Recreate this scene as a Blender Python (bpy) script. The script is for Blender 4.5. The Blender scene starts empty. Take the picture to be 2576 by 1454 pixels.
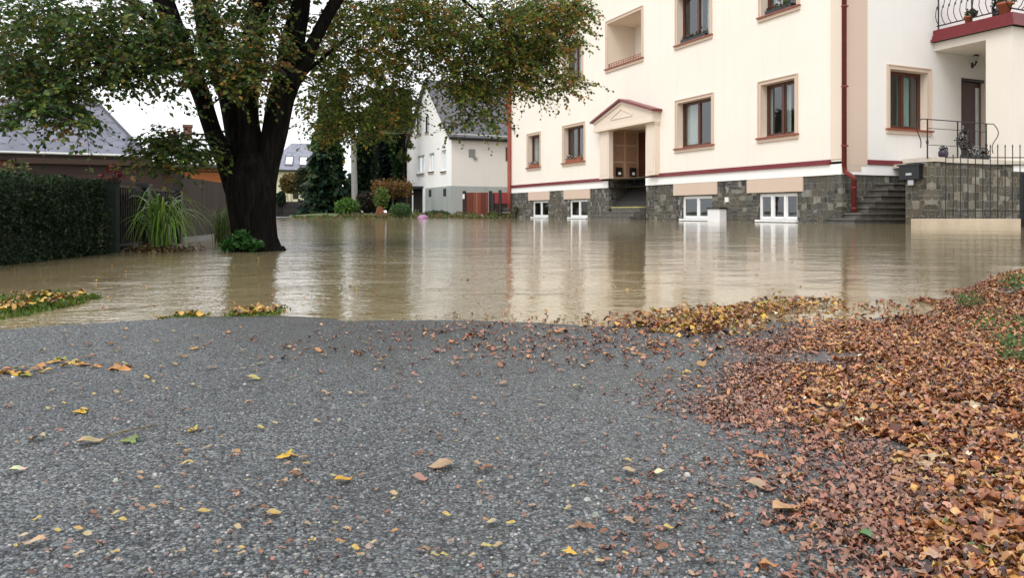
import bpy, math, random
import numpy as np
from mathutils import Vector, noise
random.seed(7); RNG = np.random.default_rng(7)
PI = math.pi
sc = bpy.context.scene
COL = sc.collection
# ------------------------------------------------------------------ camera model (metres, water level z = 0)
F, CX, HY, H = 1860.0, 1288.0, 534.0, 0.38        # focal length, centre, horizon (survey pixels), eye height
def depth0(y, z=0.0): return (H - z) * F / (y - HY)
def at(x, y, d): return Vector(((x - CX) / F * d, d, H - (y - HY) / F * d))
def onwater(x, y, z=0.0):
    d = depth0(y, z); return Vector(((x - CX) / F * d, d, z))
U = Vector((-.4088, .9126, 0)); V = Vector((.9126, .4088, 0))
class Plane:
    """vertical plane: a runs along it, d goes inward"""
    def __init__(s, O, A, N): s.O = Vector((O[0], O[1], 0)); s.A = A.copy(); s.N = N.copy()
    def p(s, a, z, d=0.0): r = s.O + s.A * a + s.N * d; return (r.x, r.y, z)
    def hit(s, x):
        k = (x - CX) / F
        # O.x + a A.x = k (O.y + a A.y)
        a = (k * s.O.y - s.O.x) / (s.A.x - k * s.A.y); return a, s.O.y + a * s.A.y
    def a(s, x): return s.hit(x)[0]
    def z(s, x, y): return H - (y - HY) / F * s.hit(x)[1]
    def off(s, d): return Plane(s.O + s.N * d, s.A, s.N)
# ------------------------------------------------------------------ mesh collector
class MB:
    def __init__(s): s.v = []; s.f = []; s.uv = []; s.mi = []; s.smooth = False
    def face(s, pts, uvs=None, mi=0):
        b = len(s.v); s.v += [tuple(p) for p in pts]; s.f.append(tuple(range(b, b + len(pts))))
        s.uv += (uvs if uvs else [(p[0], p[1]) for p in pts]); s.mi.append(mi)
    def boxp(s, pl, a0, a1, z0, z1, d0, d1, mi=0):
        if a0 > a1: a0, a1 = a1, a0
        P = pl.p
        for (q, uv) in (
            ([(a0,z0,d0),(a1,z0,d0),(a1,z1,d0),(a0,z1,d0)], 'az'), ([(a0,z0,d1),(a1,z0,d1),(a1,z1,d1),(a0,z1,d1)], 'az'),
            ([(a0,z0,d0),(a0,z0,d1),(a0,z1,d1),(a0,z1,d0)], 'dz'), ([(a1,z0,d0),(a1,z0,d1),(a1,z1,d1),(a1,z1,d0)], 'dz'),
            ([(a0,z0,d0),(a1,z0,d0),(a1,z0,d1),(a0,z0,d1)], 'ad'), ([(a0,z1,d0),(a1,z1,d0),(a1,z1,d1),(a0,z1,d1)], 'ad')):
            u = [((t[0] if uv[0] == 'a' else t[2]), (t[1] if uv[1] == 'z' else t[2])) for t in q]
            s.face([P(*t) for t in q], u, mi)
    def box(s, x0, x1, y0, y1, z0, z1, mi=0):
        s.boxp(Plane((0, 0), Vector((1,0,0)), Vector((0,1,0))), x0, x1, z0, z1, y0, y1, mi)
    def tube(s, pts, rad, n=8, cap=True, mi=0, wob=0.0):
        pts = [Vector(p) for p in pts]; rings = []; b = len(s.v); L = 0
        if not isinstance(rad, (list, tuple)): rad = [rad] * len(pts)
        ref = Vector((0.31, 0.95, 0.05))
        for i, p in enumerate(pts):
            t = (pts[min(i + 1, len(pts) - 1)] - pts[max(i - 1, 0)]).normalized()
            if abs(t.dot(ref)) > .97: ref = Vector((1, 0, 0))
            e1 = t.cross(ref).normalized(); e2 = t.cross(e1)
            if i: L += (p - pts[i - 1]).length
            for k in range(n):
                an = 2 * PI * k / n; r = rad[i]
                if wob: r *= 1 + wob * noise.noise(Vector((math.cos(an) * 2.1, math.sin(an) * 2.1, L * .8 + pts[0].x * 3)))
                s.v.append(tuple(p + e1 * (math.cos(an) * r) + e2 * (math.sin(an) * r)))
        for i in range(len(pts) - 1):
            for k in range(n):
                k2 = (k + 1) % n
                s.f.append((b + i*n + k, b + i*n + k2, b + (i+1)*n + k2, b + (i+1)*n + k))
                s.uv += [(k / n, i), (k2 / n, i), (k2 / n, i + 1), (k / n, i + 1)]; s.mi.append(mi)
        if cap:
            for i in (0, len(pts) - 1):
                s.f.append(tuple(b + i*n + k for k in range(n))); s.uv += [(0, 0)] * n; s.mi.append(mi)
    def lathe(s, c, prof, n=16, mi=0):
        b = len(s.v)
        for r, z in prof:
            for k in range(n): an = 2*PI*k/n; s.v.append((c[0] + r*math.cos(an), c[1] + r*math.sin(an), c[2] + z))
        for i in range(len(prof) - 1):
            for k in range(n):
                k2 = (k+1) % n; s.f.append((b+i*n+k, b+i*n+k2, b+(i+1)*n+k2, b+(i+1)*n+k)); s.uv += [(0,0)]*4; s.mi.append(mi)
    def prism(s, pl, poly, d0, d1, mi=0):
        """poly of (a,z)"""
        n = len(poly)
        s.face([pl.p(a, z, d0) for a, z in poly], [(a, z) for a, z in poly], mi)
        s.face([pl.p(a, z, d1) for a, z in poly], [(a, z) for a, z in poly], mi)
        for i in range(n):
            (a, z), (c, w) = poly[i], poly[(i+1) % n]
            L = math.hypot(c - a, w - z)
            s.face([pl.p(a, z, d0), pl.p(c, w, d0), pl.p(c, w, d1), pl.p(a, z, d1)], [(0, d0), (L, d0), (L, d1), (0, d1)], mi)
    def build(s, name, mat, parent=None, smooth=None, bevel=0.0):
        o0 = parent.matrix_world_loc if hasattr(parent, 'matrix_world_loc') else None
        off = Vector(WL.get(parent.name, (0, 0, 0))) if parent else Vector((0, 0, 0))
        me = bpy.data.meshes.new(name)
        me.from_pydata([(x - off.x, y - off.y, z - off.z) for x, y, z in s.v], [], s.f)
        uvl = me.uv_layers.new(name='UVMap')
        uvl.data.foreach_set('uv', np.array(s.uv, dtype=np.float32).ravel())
        for m in (mat if isinstance(mat, (list, tuple)) else [mat]): me.materials.append(m)
        me.polygons.foreach_set('material_index', np.array(s.mi, dtype=np.int32))
        if smooth if smooth is not None else s.smooth: me.polygons.foreach_set('use_smooth', np.ones(len(s.f), dtype=bool))
        me.update()
        o = bpy.data.objects.new(name, me); COL.objects.link(o)
        WL[o.name] = tuple(off)
        if parent: o.parent = parent
        if bevel:
            b = o.modifiers.new('bevel', 'BEVEL'); b.width = bevel; b.segments = 2; b.limit_method = 'ANGLE'
        return o
WL = {}                                    # world position of each object's origin
def thing(name, loc, label, cat, group=None):
    o = bpy.data.objects.new(name, None); COL.objects.link(o); o.location = loc; o.empty_display_size = .2
    WL[o.name] = tuple(loc); return tag(o, label, cat, group)
def tag(o, label=None, cat=None, group=None, kind=None):
    if label: o['label'] = label
    if cat: o['category'] = cat
    if group: o['group'] = group
    if kind: o['kind'] = kind
    return o
# ------------------------------------------------------------------ materials
class NT:
    def __init__(s, name):
        s.m = bpy.data.materials.new(name); s.m.use_nodes = True; s.t = s.m.node_tree; s.t.nodes.clear()
        s.out = s.n('ShaderNodeOutputMaterial'); s.b = s.n('ShaderNodeBsdfPrincipled'); s.l(s.b.outputs[0], s.out.inputs[0])
    def n(s, ty, **k):
        nd = s.t.nodes.new(ty)
        for a, v in k.items():
            if a.startswith('i_'): nd.inputs[a[2:].replace('_', ' ')].default_value = v
            else: setattr(nd, a, v)
        return nd
    def l(s, a, b): s.t.links.new(a, b)
    def coord(s, kind='Object', scale=(1,1,1), rot=(0,0,0)):
        tc = s.n('ShaderNodeTexCoord'); mp = s.n('ShaderNodeMapping'); mp.inputs['Scale'].default_value = scale; mp.inputs['Rotation'].default_value = rot
        s.l(tc.outputs[kind], mp.inputs[0]); return mp.outputs[0]
    def noise(s, vec, scale, detail=4, rough=.5, dist=0):
        nd = s.n('ShaderNodeTexNoise'); nd.inputs['Scale'].default_value = scale; nd.inputs['Detail'].default_value = detail
        nd.inputs['Roughness'].default_value = rough; nd.inputs['Distortion'].default_value = dist; s.l(vec, nd.inputs['Vector']); return nd
    def ramp(s, fac, stops, interp='LINEAR'):
        r = s.n('ShaderNodeValToRGB'); r.color_ramp.interpolation = interp
        el = r.color_ramp.elements
        while len(el) < len(stops): el.new(.5)
        for e, (p, c) in zip(el, stops): e.position = p; e.color = (*c, 1) if len(c) == 3 else c
        s.l(fac, r.inputs[0]); return r.outputs[0]
    def mix(s, fac, a, b, mode='MIX'):
        m = s.n('ShaderNodeMix', data_type='RGBA', blend_type=mode)
        for k, v in ((0, fac), (6, a), (7, b)):
            if hasattr(v, 'is_linked') or hasattr(v, 'links'): s.l(v, m.inputs[k])
            else: m.inputs[k].default_value = v if k == 0 else (*v, 1)
        return m.outputs[2]
    def math(s, op, a, b=None):
        m = s.n('ShaderNodeMath', operation=op)
        for k, v in ((0, a), (1, b)):
            if v is None: continue
            if hasattr(v, 'links'): s.l(v, m.inputs[k])
            else: m.inputs[k].default_value = v
        return m.outputs[0]
    def bump(s, h, strength=.5, dist=.02, prev=None):
        b = s.n('ShaderNodeBump'); b.inputs['Strength'].default_value = strength; b.inputs['Distance'].default_value = dist
        s.l(h, b.inputs['Height'])
        if prev: s.l(prev, b.inputs['Normal'])
        s.l(b.outputs[0], s.b.inputs['Normal']); return b.outputs[0]
    def col(s, c):
        if hasattr(c, 'links'): s.l(c, s.b.inputs['Base Color'])
        else: s.b.inputs['Base Color'].default_value = (*c, 1)
    def set(s, **k):
        for a, v in k.items(): s.b.inputs[a.replace('_', ' ')].default_value = v
def simple(name, c, rough=.6, metal=0, var=.12, sc_=6, bump=.15, spec=.5):
    t = NT(name); vec = t.coord('Object'); nz = t.noise(vec, sc_, 6, .6)
    a = tuple(x * (1 - var) for x in c); b = tuple(min(1, x * (1 + var)) for x in c)
    t.col(t.ramp(nz.outputs[0], [(.3, a), (.7, b)])); t.set(Roughness=rough, Metallic=metal)
    t.b.inputs['Specular IOR Level'].default_value = spec
    if bump: t.bump(t.noise(vec, sc_ * 8, 3).outputs[0], bump, .01)
    return t.m
def plaster(name, c, stain=.10):
    t = NT(name); v = t.coord('Object'); n1 = t.noise(v, .35, 5, .6); v2 = t.coord('Object', (2.6, 2.6, .16)); n2 = t.noise(v2, 1.3, 6, .7)
    base = t.mix(t.ramp(n1.outputs[0], [(.35, (0,0,0)), (.7, (1,1,1))]), c, tuple(x * .95 for x in c))
    dirt = t.mix(t.ramp(n2.outputs[0], [(.52, (0,0,0)), (.78, (stain*1.6,)*3)]), base, tuple(x * .62 for x in c))
    t.col(dirt); t.set(Roughness=.9)
    t.bump(t.noise(v, 60, 4, .7).outputs[0], .25, .004); return t.m
def stone(name, lo, mid, hi, mortar, scale=2.2, olive=.5):
    t = NT(name); k_ = scale/2.2; uv = t.coord('UV', (k_, k_, 1)); nz = t.noise(uv, 2.6, 3, .5)
    sub = t.n('ShaderNodeVectorMath', operation='SUBTRACT'); t.l(nz.outputs['Color'], sub.inputs[0]); sub.inputs[1].default_value = (.5,.5,.5)
    scl = t.n('ShaderNodeVectorMath', operation='SCALE'); t.l(sub.outputs[0], scl.inputs[0]); scl.inputs['Scale'].default_value = .24
    add = t.n('ShaderNodeVectorMath', operation='ADD'); t.l(uv, add.inputs[0]); t.l(scl.outputs[0], add.inputs[1])
    def bricks(w, h, off):
        b = t.n('ShaderNodeTexBrick', offset=off, squash=1.5, squash_frequency=2); b.inputs['Scale'].default_value = 1
        b.inputs['Brick Width'].default_value = w; b.inputs['Row Height'].default_value = h; b.inputs['Mortar Size'].default_value = .011
        b.inputs['Mortar Smooth'].default_value = .35; b.inputs['Color1'].default_value = (0,0,0,1); b.inputs['Color2'].default_value = (1,1,1,1); b.inputs['Mortar'].default_value = (.5,.5,.5,1)
        t.l(add.outputs[0], b.inputs['Vector']); return b
    b1, b2 = bricks(.36, .19, .43), bricks(.21, .31, .37)
    m_ = t.n('ShaderNodeTexVoronoi', feature='F1', voronoi_dimensions='2D', distance='CHEBYCHEV'); m_.inputs['Scale'].default_value = 1.3; t.l(add.outputs[0], m_.inputs['Vector'])
    sm_ = t.n('ShaderNodeSeparateColor'); t.l(m_.outputs['Color'], sm_.inputs[0]); pick = t.math('GREATER_THAN', sm_.outputs[0], .5)
    rnd = t.mix(pick, b1.outputs['Color'], b2.outputs['Color']); mort = t.mix(pick, b1.outputs['Fac'], b2.outputs['Fac'])
    fine = t.noise(t.coord('UV'), 13, 6, .75); big = t.noise(t.coord('UV'), 1.7, 3, .6)
    base = t.ramp(rnd, [(0, lo), (.25, tuple(x*.6 for x in mid)), (.5, mid), (.75, tuple(x*.45 for x in mid)), (.87, hi), (1, tuple(min(1,x*1.5) for x in hi))])
    base = t.mix(t.math('MULTIPLY', t.ramp(big.outputs[0], [(.4,(0,0,0)),(.6,(1,1,1))]), olive), base, (mid[0]*1.35, mid[1]*1.12, mid[2]*.62))
    base = t.mix(.7, base, t.ramp(fine.outputs[0], [(.3, (.22,.22,.22)), (.7, (1.0,1.0,1.0))]), 'MULTIPLY')
    br = t.noise(t.coord('UV'), 6, 3); mf = t.mix(1.0, mort, t.ramp(br.outputs[0], [(.35,(.1,.1,.1)),(.6,(1,1,1))]), 'MULTIPLY')
    c = t.mix(mf, base, mortar); t.col(c); t.set(Roughness=.75)
    hh = t.math('ADD', t.math('SUBTRACT', 1.0, mort), t.math('MULTIPLY', fine.outputs[0], .6))
    t.bump(hh, 1.0, .05); return t.m
M = {}
M['cream'] = plaster('cream_plaster', (.85, .79, .705), .13)
M['white_plaster'] = plaster('white_plaster', (.90, .89, .87), .05)
M['grey_plaster'] = plaster('grey_side_plaster', (.74, .70, .655), .12)  # shade of the white house's side face, put into its wall colour
M['plinth_render'] = plaster('grey_plinth_render', (.36, .38, .37), .5)
M['beige'] = plaster('beige_trim', (.62, .485, .385), .06)
M['beige_pale'] = plaster('pale_beige_trim', (.74, .635, .53), .05)
M['porch_beige'] = plaster('porch_plaster', (.80, .745, .665), .08)
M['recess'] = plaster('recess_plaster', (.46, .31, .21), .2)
M['red'] = simple('red_metal', (.17, .018, .024), .35, 0, .15, 3, .05)
M['redpipe'] = simple('red_brown_pipe', (.19, .035, .032), .35, 0, .12, 3, .03)
M['orangepipe'] = simple('orange_red_pipe', (.33, .08, .055), .45, 0, .12, 3, .03)
M['brownframe'] = simple('brown_window_frame', (.085, .028, .016), .35, 0, .2, 9, .05)
M['redwood'] = simple('red_brown_sill', (.26, .06, .03), .35, 0, .2, 5, .05)
M['whiteframe'] = simple('white_window_frame', (.80, .80, .79), .35, 0, .05, 4, .02)
M['curtain'] = simple('curtain_cloth', (.55, .55, .53), .9, 0, .15, 9, .1)
M['curtain_green'] = simple('green_curtain_cloth', (.35, .48, .42), .9, 0, .12, 9, .1)
M['dark'] = simple('dark_interior', (.02, .018, .016), .9, 0, .2, 3, 0)
M['stone'] = stone('rubble_stone', (.02,.022,.025), (.125,.122,.112), (.28,.275,.25), (.34,.325,.29), 2.9, .5)
M['stone_olive'] = stone('olive_rubble_stone', (.025,.025,.024), (.135,.125,.10), (.29,.275,.23), (.36,.335,.28), 2.7, .5)
M['step'] = simple('worn_step_stone', (.10, .092, .08), .6, 0, .4, 5, .3)
M['step_moss'] = simple('mossy_step_edge', (.40, .36, .14), .7, 0, .3, 6, .3)
M['concrete'] = simple('pale_concrete', (.50, .41, .30), .7, 0, .15, 3, .2)
M['cap'] = simple('cap_stone', (.56, .50, .42), .7, 0, .12, 3, .2)
M['iron'] = simple('wrought_iron', (.018, .017, .018), .45, .3, .3, 10, .1)
M['steel'] = simple('brushed_steel', (.55, .56, .57), .3, .9, .05, 10, .05)
M['doorwood'] = simple('dark_door_wood', (.07, .02, .01), .4, 0, .3, 12, .1)
M['terracotta'] = simple('terracotta', (.30, .09, .04), .7, 0, .15, 8, .1)
M['whitebox'] = simple('white_cabinet_paint', (.78, .78, .78), .4, 0, .04, 4, .02)
M['black'] = simple('black_paint', (.012, .012, .014), .35, 0, .2, 8, .05)
M['pink'] = simple('pink_plastic', (.30, .13, .26), .35, 0, .06, 5, .02)
M['brick'] = stone('pink_brick', (.25,.09,.06), (.32,.13,.09), (.36,.17,.12), (.30,.25,.22), 9, .1)
M['concpole'] = simple('pole_grey', (.16, .155, .14), .8, 0, .2, 5, .3)
M['yellowwall'] = plaster('pale_yellow_wall', (.72, .66, .46), .06)
M['jamb'] = simple('grey_post', (.22,.22,.21), .6, 0, .1, 4, .1)
def boards(name, c, w=.13, rough=.7, horiz=False, var=.35):
    t = NT(name); uv = t.coord('UV', (1/w, .35, 1) if not horiz else (.35, 1/w, 1))
    sep = t.n('ShaderNodeSeparateXYZ'); t.l(uv, sep.inputs[0]); s_ = sep.outputs[1 if horiz else 0]
    fl = t.math('FLOOR', s_); fr = t.math('FRACT', s_)
    wn = t.n('ShaderNodeTexWhiteNoise', noise_dimensions='1D'); t.l(fl, wn.inputs['W'])
    g = t.noise(uv, 3 , 6, .7); g2 = t.noise(t.coord('UV', (40, 2, 1) if not horiz else (2, 40, 1)), 1, 5, .6)
    col = t.mix(wn.outputs[0], tuple(x*(1-var) for x in c), tuple(min(1,x*(1+var)) for x in c))
    col = t.mix(.6, col, t.ramp(g2.outputs[0], [(.3,(.45,.45,.45)),(.7,(1,1,1))]), 'MULTIPLY')
    gap = t.math('LESS_THAN', fr, .07); col = t.mix(gap, col, (.008,.006,.005)); t.col(col); t.set(Roughness=rough)
    t.bump(t.math('SUBTRACT', g2.outputs[0], gap), .5, .008); return t.m
M['brownboards'] = boards('brown_fence_boards', (.040, .023, .016), .11)
M['darkboards'] = boards('dark_timber_boards', (.026, .010, .006), .16, horiz=True)
M['brownbeam'] = boards('brown_beam', (.065, .028, .014), .3, horiz=True)
M['orangeboards'] = boards('orange_boards', (.30, .095, .018), .3, horiz=True)
M['redboards'] = boards('red_gate_boards', (.19, .038, .014), .28)
M['blackboards'] = boards('black_fence_boards', (.018, .013, .011), .18, horiz=True)
def slate(name, c, w=.3, h=.22, spot=True, gap=.02):
    t = NT(name); uv = t.coord('UV', (1,1,1), (0,0, PI/4 if spot else 0))
    b = t.n('ShaderNodeTexBrick', offset=0 if spot else .5, squash=1); b.inputs['Scale'].default_value = 1
    b.inputs['Brick Width'].default_value = w; b.inputs['Row Height'].default_value = h; b.inputs['Mortar Size'].default_value = gap*.35; b.inputs['Mortar Smooth'].default_value = .2
    b.inputs['Color1'].default_value = (*[x*.8 for x in c],1); b.inputs['Color2'].default_value = (*[x*1.15 for x in c],1); b.inputs['Mortar'].default_value = (*[x*.45 for x in c],1)
    t.l(uv, b.inputs['Vector'])
    n = t.noise(uv, 2, 5, .6); col = t.mix(.5, b.outputs['Color'], t.ramp(n.outputs[0], [(.3,(.55,.55,.55)),(.7,(1,1,1))]), 'MULTIPLY')
    if spot:      # metal storm hooks at the tile corners
        fx = t.n('ShaderNodeSeparateXYZ'); t.l(uv, fx.inputs[0])
        ax = t.math('ABSOLUTE', t.math('SUBTRACT', t.math('FRACT', t.math('DIVIDE', fx.outputs[0], w)), .5))
        ay = t.math('ABSOLUTE', t.math('SUBTRACT', t.math('FRACT', t.math('DIVIDE', fx.outputs[1], h)), .5))
        k = t.math('MULTIPLY', t.math('GREATER_THAN', ax, .38), t.math('GREATER_THAN', ay, .38))
        col = t.mix(k, col, tuple(x*.30 for x in c))
    t.col(col); t.set(Roughness=.5); t.bump(t.math('SUBTRACT', 1, b.outputs['Fac']), .4, .012); return t.m
M['slate_left'] = slate('grey_roof_tiles', (.15, .152, .20), .36, .36)
M['slate'] = slate('dark_slate', (.10, .098, .115), .5, .3, False)
M['slate_blue'] = slate('blue_grey_tiles', (.26, .27, .33), .6, .45, False)
M['tin'] = simple('pale_tin', (.55, .58, .58), .5, .1, .1, 2, .1)
def glass():
    t = NT('window_glass'); t.t.nodes.remove(t.b)
    g = t.n('ShaderNodeBsdfGlossy'); g.inputs['Roughness'].default_value = .015; g.inputs['Color'].default_value = (.9,.93,.95,1)
    tr = t.n('ShaderNodeBsdfTransparent'); tr.inputs['Color'].default_value = (.72,.78,.77,1)
    lw = t.n('ShaderNodeLayerWeight'); lw.inputs[0].default_value = .5; fr = t.n('ShaderNodeMath', operation='MULTIPLY_ADD'); t.l(t.math('POWER', lw.outputs['Facing'], 4.0), fr.inputs[0]); fr.inputs[1].default_value = .8; fr.inputs[2].default_value = .12
    n = t.noise(t.coord('Object'), 1.5, 2); b = t.n('ShaderNodeBump'); b.inputs['Strength'].default_value = .12; b.inputs['Distance'].default_value = .01
    t.l(n.outputs[0], b.inputs['Height']); t.l(b.outputs[0], g.inputs['Normal'])
    m = t.n('ShaderNodeMixShader'); t.l(fr.outputs[0], m.inputs[0]); t.l(tr.outputs[0], m.inputs[1]); t.l(g.outputs[0], m.inputs[2]); t.l(m.outputs[0], t.out.inputs[0]); return t.m
M['glass'] = glass()
def leafmat(name, trans=.35, rough=.45, spec=.35):
    t = NT(name); at_ = t.n('ShaderNodeAttribute', attribute_name='tint')
    n = t.noise(t.coord('Object'), 30, 3); c = t.mix(.35, at_.outputs['Color'], t.ramp(n.outputs[0], [(.3,(.55,.55,.55)),(.7,(1,1,1))]), 'MULTIPLY')
    t.col(c); t.set(Roughness=rough); t.b.inputs['Specular IOR Level'].default_value = spec
    if trans:
        tl = t.n('ShaderNodeBsdfTranslucent'); t.l(c, tl.inputs[0]); m = t.n('ShaderNodeMixShader'); m.inputs[0].default_value = trans
        t.l(t.b.outputs[0], m.inputs[1]); t.l(tl.outputs[0], m.inputs[2]); t.l(m.outputs[0], t.out.inputs[0])
    return t.m
M['leaf'] = leafmat('tree_leaf', .42)
M['litter'] = leafmat('wet_fallen_leaf', .06, .24, .55)
M['blade'] = leafmat('grass_blade', .25, .4, .4)
def bark():
    t = NT('bark'); v = t.coord('Object', (1,1,.16)); n = t.noise(v, 22, 7, .7, .4); n2 = t.noise(t.coord('Object'), 3, 4)
    c = t.ramp(n.outputs[0], [(.35,(.002,.002,.0015)),(.58,(.012,.010,.008)),(.8,(.038,.033,.026))])
    c = t.mix(t.ramp(n2.outputs[0], [(.55,(0,0,0)),(.8,(.5,.5,.5))]), c, (.007,.009,.005)); t.col(c); t.set(Roughness=.9)
    t.b.inputs['Specular IOR Level'].default_value = .08
    t.bump(n.outputs[0], 1, .05); return t.m
M['bark'] = bark()
M['twig'] = simple('twig_bark', (.03, .024, .018), .9, 0, .2, 9, 0)
def asphalt():
    t = NT('old_asphalt'); v = t.coord('Object')
    def vor(scale, rnd=1.0):
        x = t.n('ShaderNodeTexVoronoi', feature='F1'); x.inputs['Scale'].default_value = scale; x.inputs['Randomness'].default_value = rnd; t.l(v, x.inputs['Vector']); return x
    a = vor(230); b = vor(430); d = vor(80)
    sa = t.n('ShaderNodeSeparateColor'); t.l(a.outputs['Color'], sa.inputs[0]); sb = t.n('ShaderNodeSeparateColor'); t.l(b.outputs['Color'], sb.inputs[0])
    ca = t.ramp(sa.outputs[0], [(0,(.024,.027,.030)),(.3,(.065,.073,.080)),(.58,(.150,.163,.170)),(.84,(.235,.25,.25)),(.985,(.36,.36,.34)),(1,(.50,.48,.44))])
    cb = t.ramp(sb.outputs[0], [(0,(.020,.023,.027)),(.45,(.095,.106,.114)),(.9,(.235,.245,.245)),(1,(.28,.27,.25))])
    c = t.mix(t.ramp(sa.outputs[1], [(.35,(0,0,0)),(.45,(1,1,1))]), cb, ca)
    # a few reddish and ochre stones
    c = t.mix(t.ramp(sa.outputs[2], [(.965,(0,0,0)),(.98,(.5,.5,.5))]), c, (.17,.11,.08))
    big = t.noise(v, 1.1, 5, .55); c = t.mix(.8, c, t.ramp(big.outputs[0], [(.3,(.64,.66,.69)),(.7,(1,1,1))]), 'MULTIPLY')
    gap = t.ramp(a.outputs['Distance'], [(.0,(1,1,1)),(.5,(1,1,1)),(.8,(.25,.25,.25))]); c = t.mix(1.0, c, gap, 'MULTIPLY')
    st_ = t.noise(v, .8, 6, .65, .6); c = t.mix(t.ramp(st_.outputs[0], [(.45,(0,0,0)),(.62,(.42,.42,.42))]), c, (.05,.052,.052))
    sz = t.n('ShaderNodeSeparateXYZ'); t.l(v, sz.inputs[0]); nd = t.noise(v, 5, 4); hgt = t.math('ADD', sz.outputs[2], t.math('MULTIPLY', nd.outputs[0], .010))
    damp = t.ramp(hgt, [(.008,(1,1,1)),(.021,(0,0,0))]); c = t.mix(t.math('MULTIPLY', damp, .55), c, (.03,.027,.020)); t.col(c)
    wet = t.noise(v, 2.3, 4, .6); t.l(t.ramp(wet.outputs[0], [(.35,(.34,.34,.34)),(.65,(.62,.62,.62))]), t.b.inputs['Roughness'])
    h = t.math('SUBTRACT', 1.0, a.outputs['Distance']); p = t.bump(h, .8, .006); t.bump(t.math('SUBTRACT', 1.0, d.outputs['Distance']), .35, .008, p)
    return t.m
M['asphalt'] = asphalt()
def water():
    t = NT('muddy_water'); v = t.coord('Object')
    n0 = t.noise(v, .35, 4, .6); c = t.ramp(n0.outputs[0], [(.3,(.205,.160,.085)),(.7,(.28,.228,.132))])
    t.col(c); t.set(Roughness=.04, IOR=1.42)
    vs = t.coord('Object', (1, 1.5, 1), (0,0,.25))
    w1 = t.noise(vs, 1.7, 5, .62, 1.0); w2 = t.noise(vs, 13, 3, .6, .3); w3 = t.noise(t.coord('Object',(1,1.3,1)), .45, 3, .55)
    # ripples are livelier on the left where the water runs, calmer by the houses
    sx = t.n('ShaderNodeSeparateXYZ'); t.l(v, sx.inputs[0])
    live = t.n('ShaderNodeMapRange'); live.inputs['From Min'].default_value = -2.0; live.inputs['From Max'].default_value = 1.0; live.inputs['To Min'].default_value = 1.25; live.inputs['To Max'].default_value = .38
    t.l(sx.outputs[0], live.inputs['Value'])
    p = t.math('MULTIPLY', w1.outputs[0], live.outputs[0]); q = t.math('MULTIPLY', w2.outputs[0], live.outputs[0])
    a = t.bump(w3.outputs[0], .6, .03); a = t.bump(p, .5, .022, a); t.bump(q, .6, .005, a)
    return t.m
M['water'] = water()
M['soil'] = simple('dark_wet_soil', (.05, .04, .03), .8, 0, .4, 9, .5)
M['grassground'] = simple('grass_ground', (.075, .10, .03), .9, 0, .4, 3, .4)
M['roadfar'] = simple('wet_road', (.14, .145, .15), .25, 0, .15, 1.5, .1)
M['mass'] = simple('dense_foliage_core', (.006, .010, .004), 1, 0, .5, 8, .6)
# ------------------------------------------------------------------ fast leaf meshes
def cards(C, D, N, S, cols, name, mat, parent=None, tmpl='leaf', extra=None):
    """C centres, D direction along leaf, N normals, S size; one mesh of many leaves"""
    n = len(C); C = np.asarray(C, float); D = np.asarray(D, float); N = np.asarray(N, float); S = np.asarray(S, float).reshape(-1, 1)
    D /= np.linalg.norm(D, axis=1, keepdims=True) + 1e-9
    R = np.cross(D, N); R /= np.linalg.norm(R, axis=1, keepdims=True) + 1e-9; N = np.cross(R, D)
    T, FA = TEMPL[tmpl]
    T = np.array(T, float)
    if T.ndim == 2: T = np.repeat(T[None], n, 0)
    if extra is not None: T = extra(T, n)
    W = C[:, None] + (R[:, None] * T[:, :, 0:1] + D[:, None] * T[:, :, 1:2] + N[:, None] * T[:, :, 2:3]) * S[:, None]
    k = T.shape[1]
    off = np.array(WL.get(parent.name, (0,0,0))) if parent else np.zeros(3)
    Vv = (W.reshape(-1, 3) - off).astype(np.float32)
    me = bpy.data.meshes.new(name); me.vertices.add(len(Vv)); me.vertices.foreach_set('co', Vv.ravel())
    fl = np.array([len(f) for f in FA]); idx = np.concatenate([np.array(f) for f in FA])
    loops = (idx[None] + (np.arange(n) * k)[:, None]).ravel().astype(np.int32)
    me.loops.add(len(loops)); me.loops.foreach_set('vertex_index', loops)
    tot = np.tile(fl, n); st = np.concatenate([[0], np.cumsum(tot)[:-1]]).astype(np.int32)
    me.polygons.add(len(tot)); me.polygons.foreach_set('loop_start', st)
    me.polygons.foreach_set('use_smooth', np.ones(len(tot), bool) if tmpl not in ('leaf','chip') else np.zeros(len(tot), bool))
    cols = np.asarray(cols, float); c4 = np.ones((n, 4)); c4[:, :3] = cols; c4 = np.repeat(c4, k, 0).astype(np.float32)
    at_ = me.color_attributes.new('tint', 'FLOAT_COLOR', 'POINT'); at_.data.foreach_set('color', c4.ravel())
    me.materials.append(mat); me.update(calc_edges=True); me.validate()
    o = bpy.data.objects.new(name, me); COL.objects.link(o); WL[o.name] = tuple(off)
    if parent: o.parent = parent
    return o
TEMPL = {'leaf': ([(0,0,0),(-.36,.45,.10),(0,1,-.05),(.36,.45,.10)], [(0,1,2),(0,2,3)])}
_t = []; _w = [.03,.28,.36,.30,.16,.0]
for i, w in enumerate(_w):
    for s_ in (-1, 0, 1): _t.append((s_ * w, i / 5 - .5, abs(s_) * .10 + .12 * math.sin(i * 1.2)))
TEMPL['curl'] = (_t, [(i*3+j, i*3+j+1, i*3+j+4, i*3+j+3) for i in range(5) for j in range(2)])
_o = []; K = 20
for i in range(K):
    an = 2*PI*i/K + PI/2; lob = (1.0, .62, .42, .80)[i % 4] if i not in (9,10,11) else .35
    _o.append((math.cos(an)*lob*.55, math.sin(an)*lob*.55, .10*math.sin(an*3)))
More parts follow.
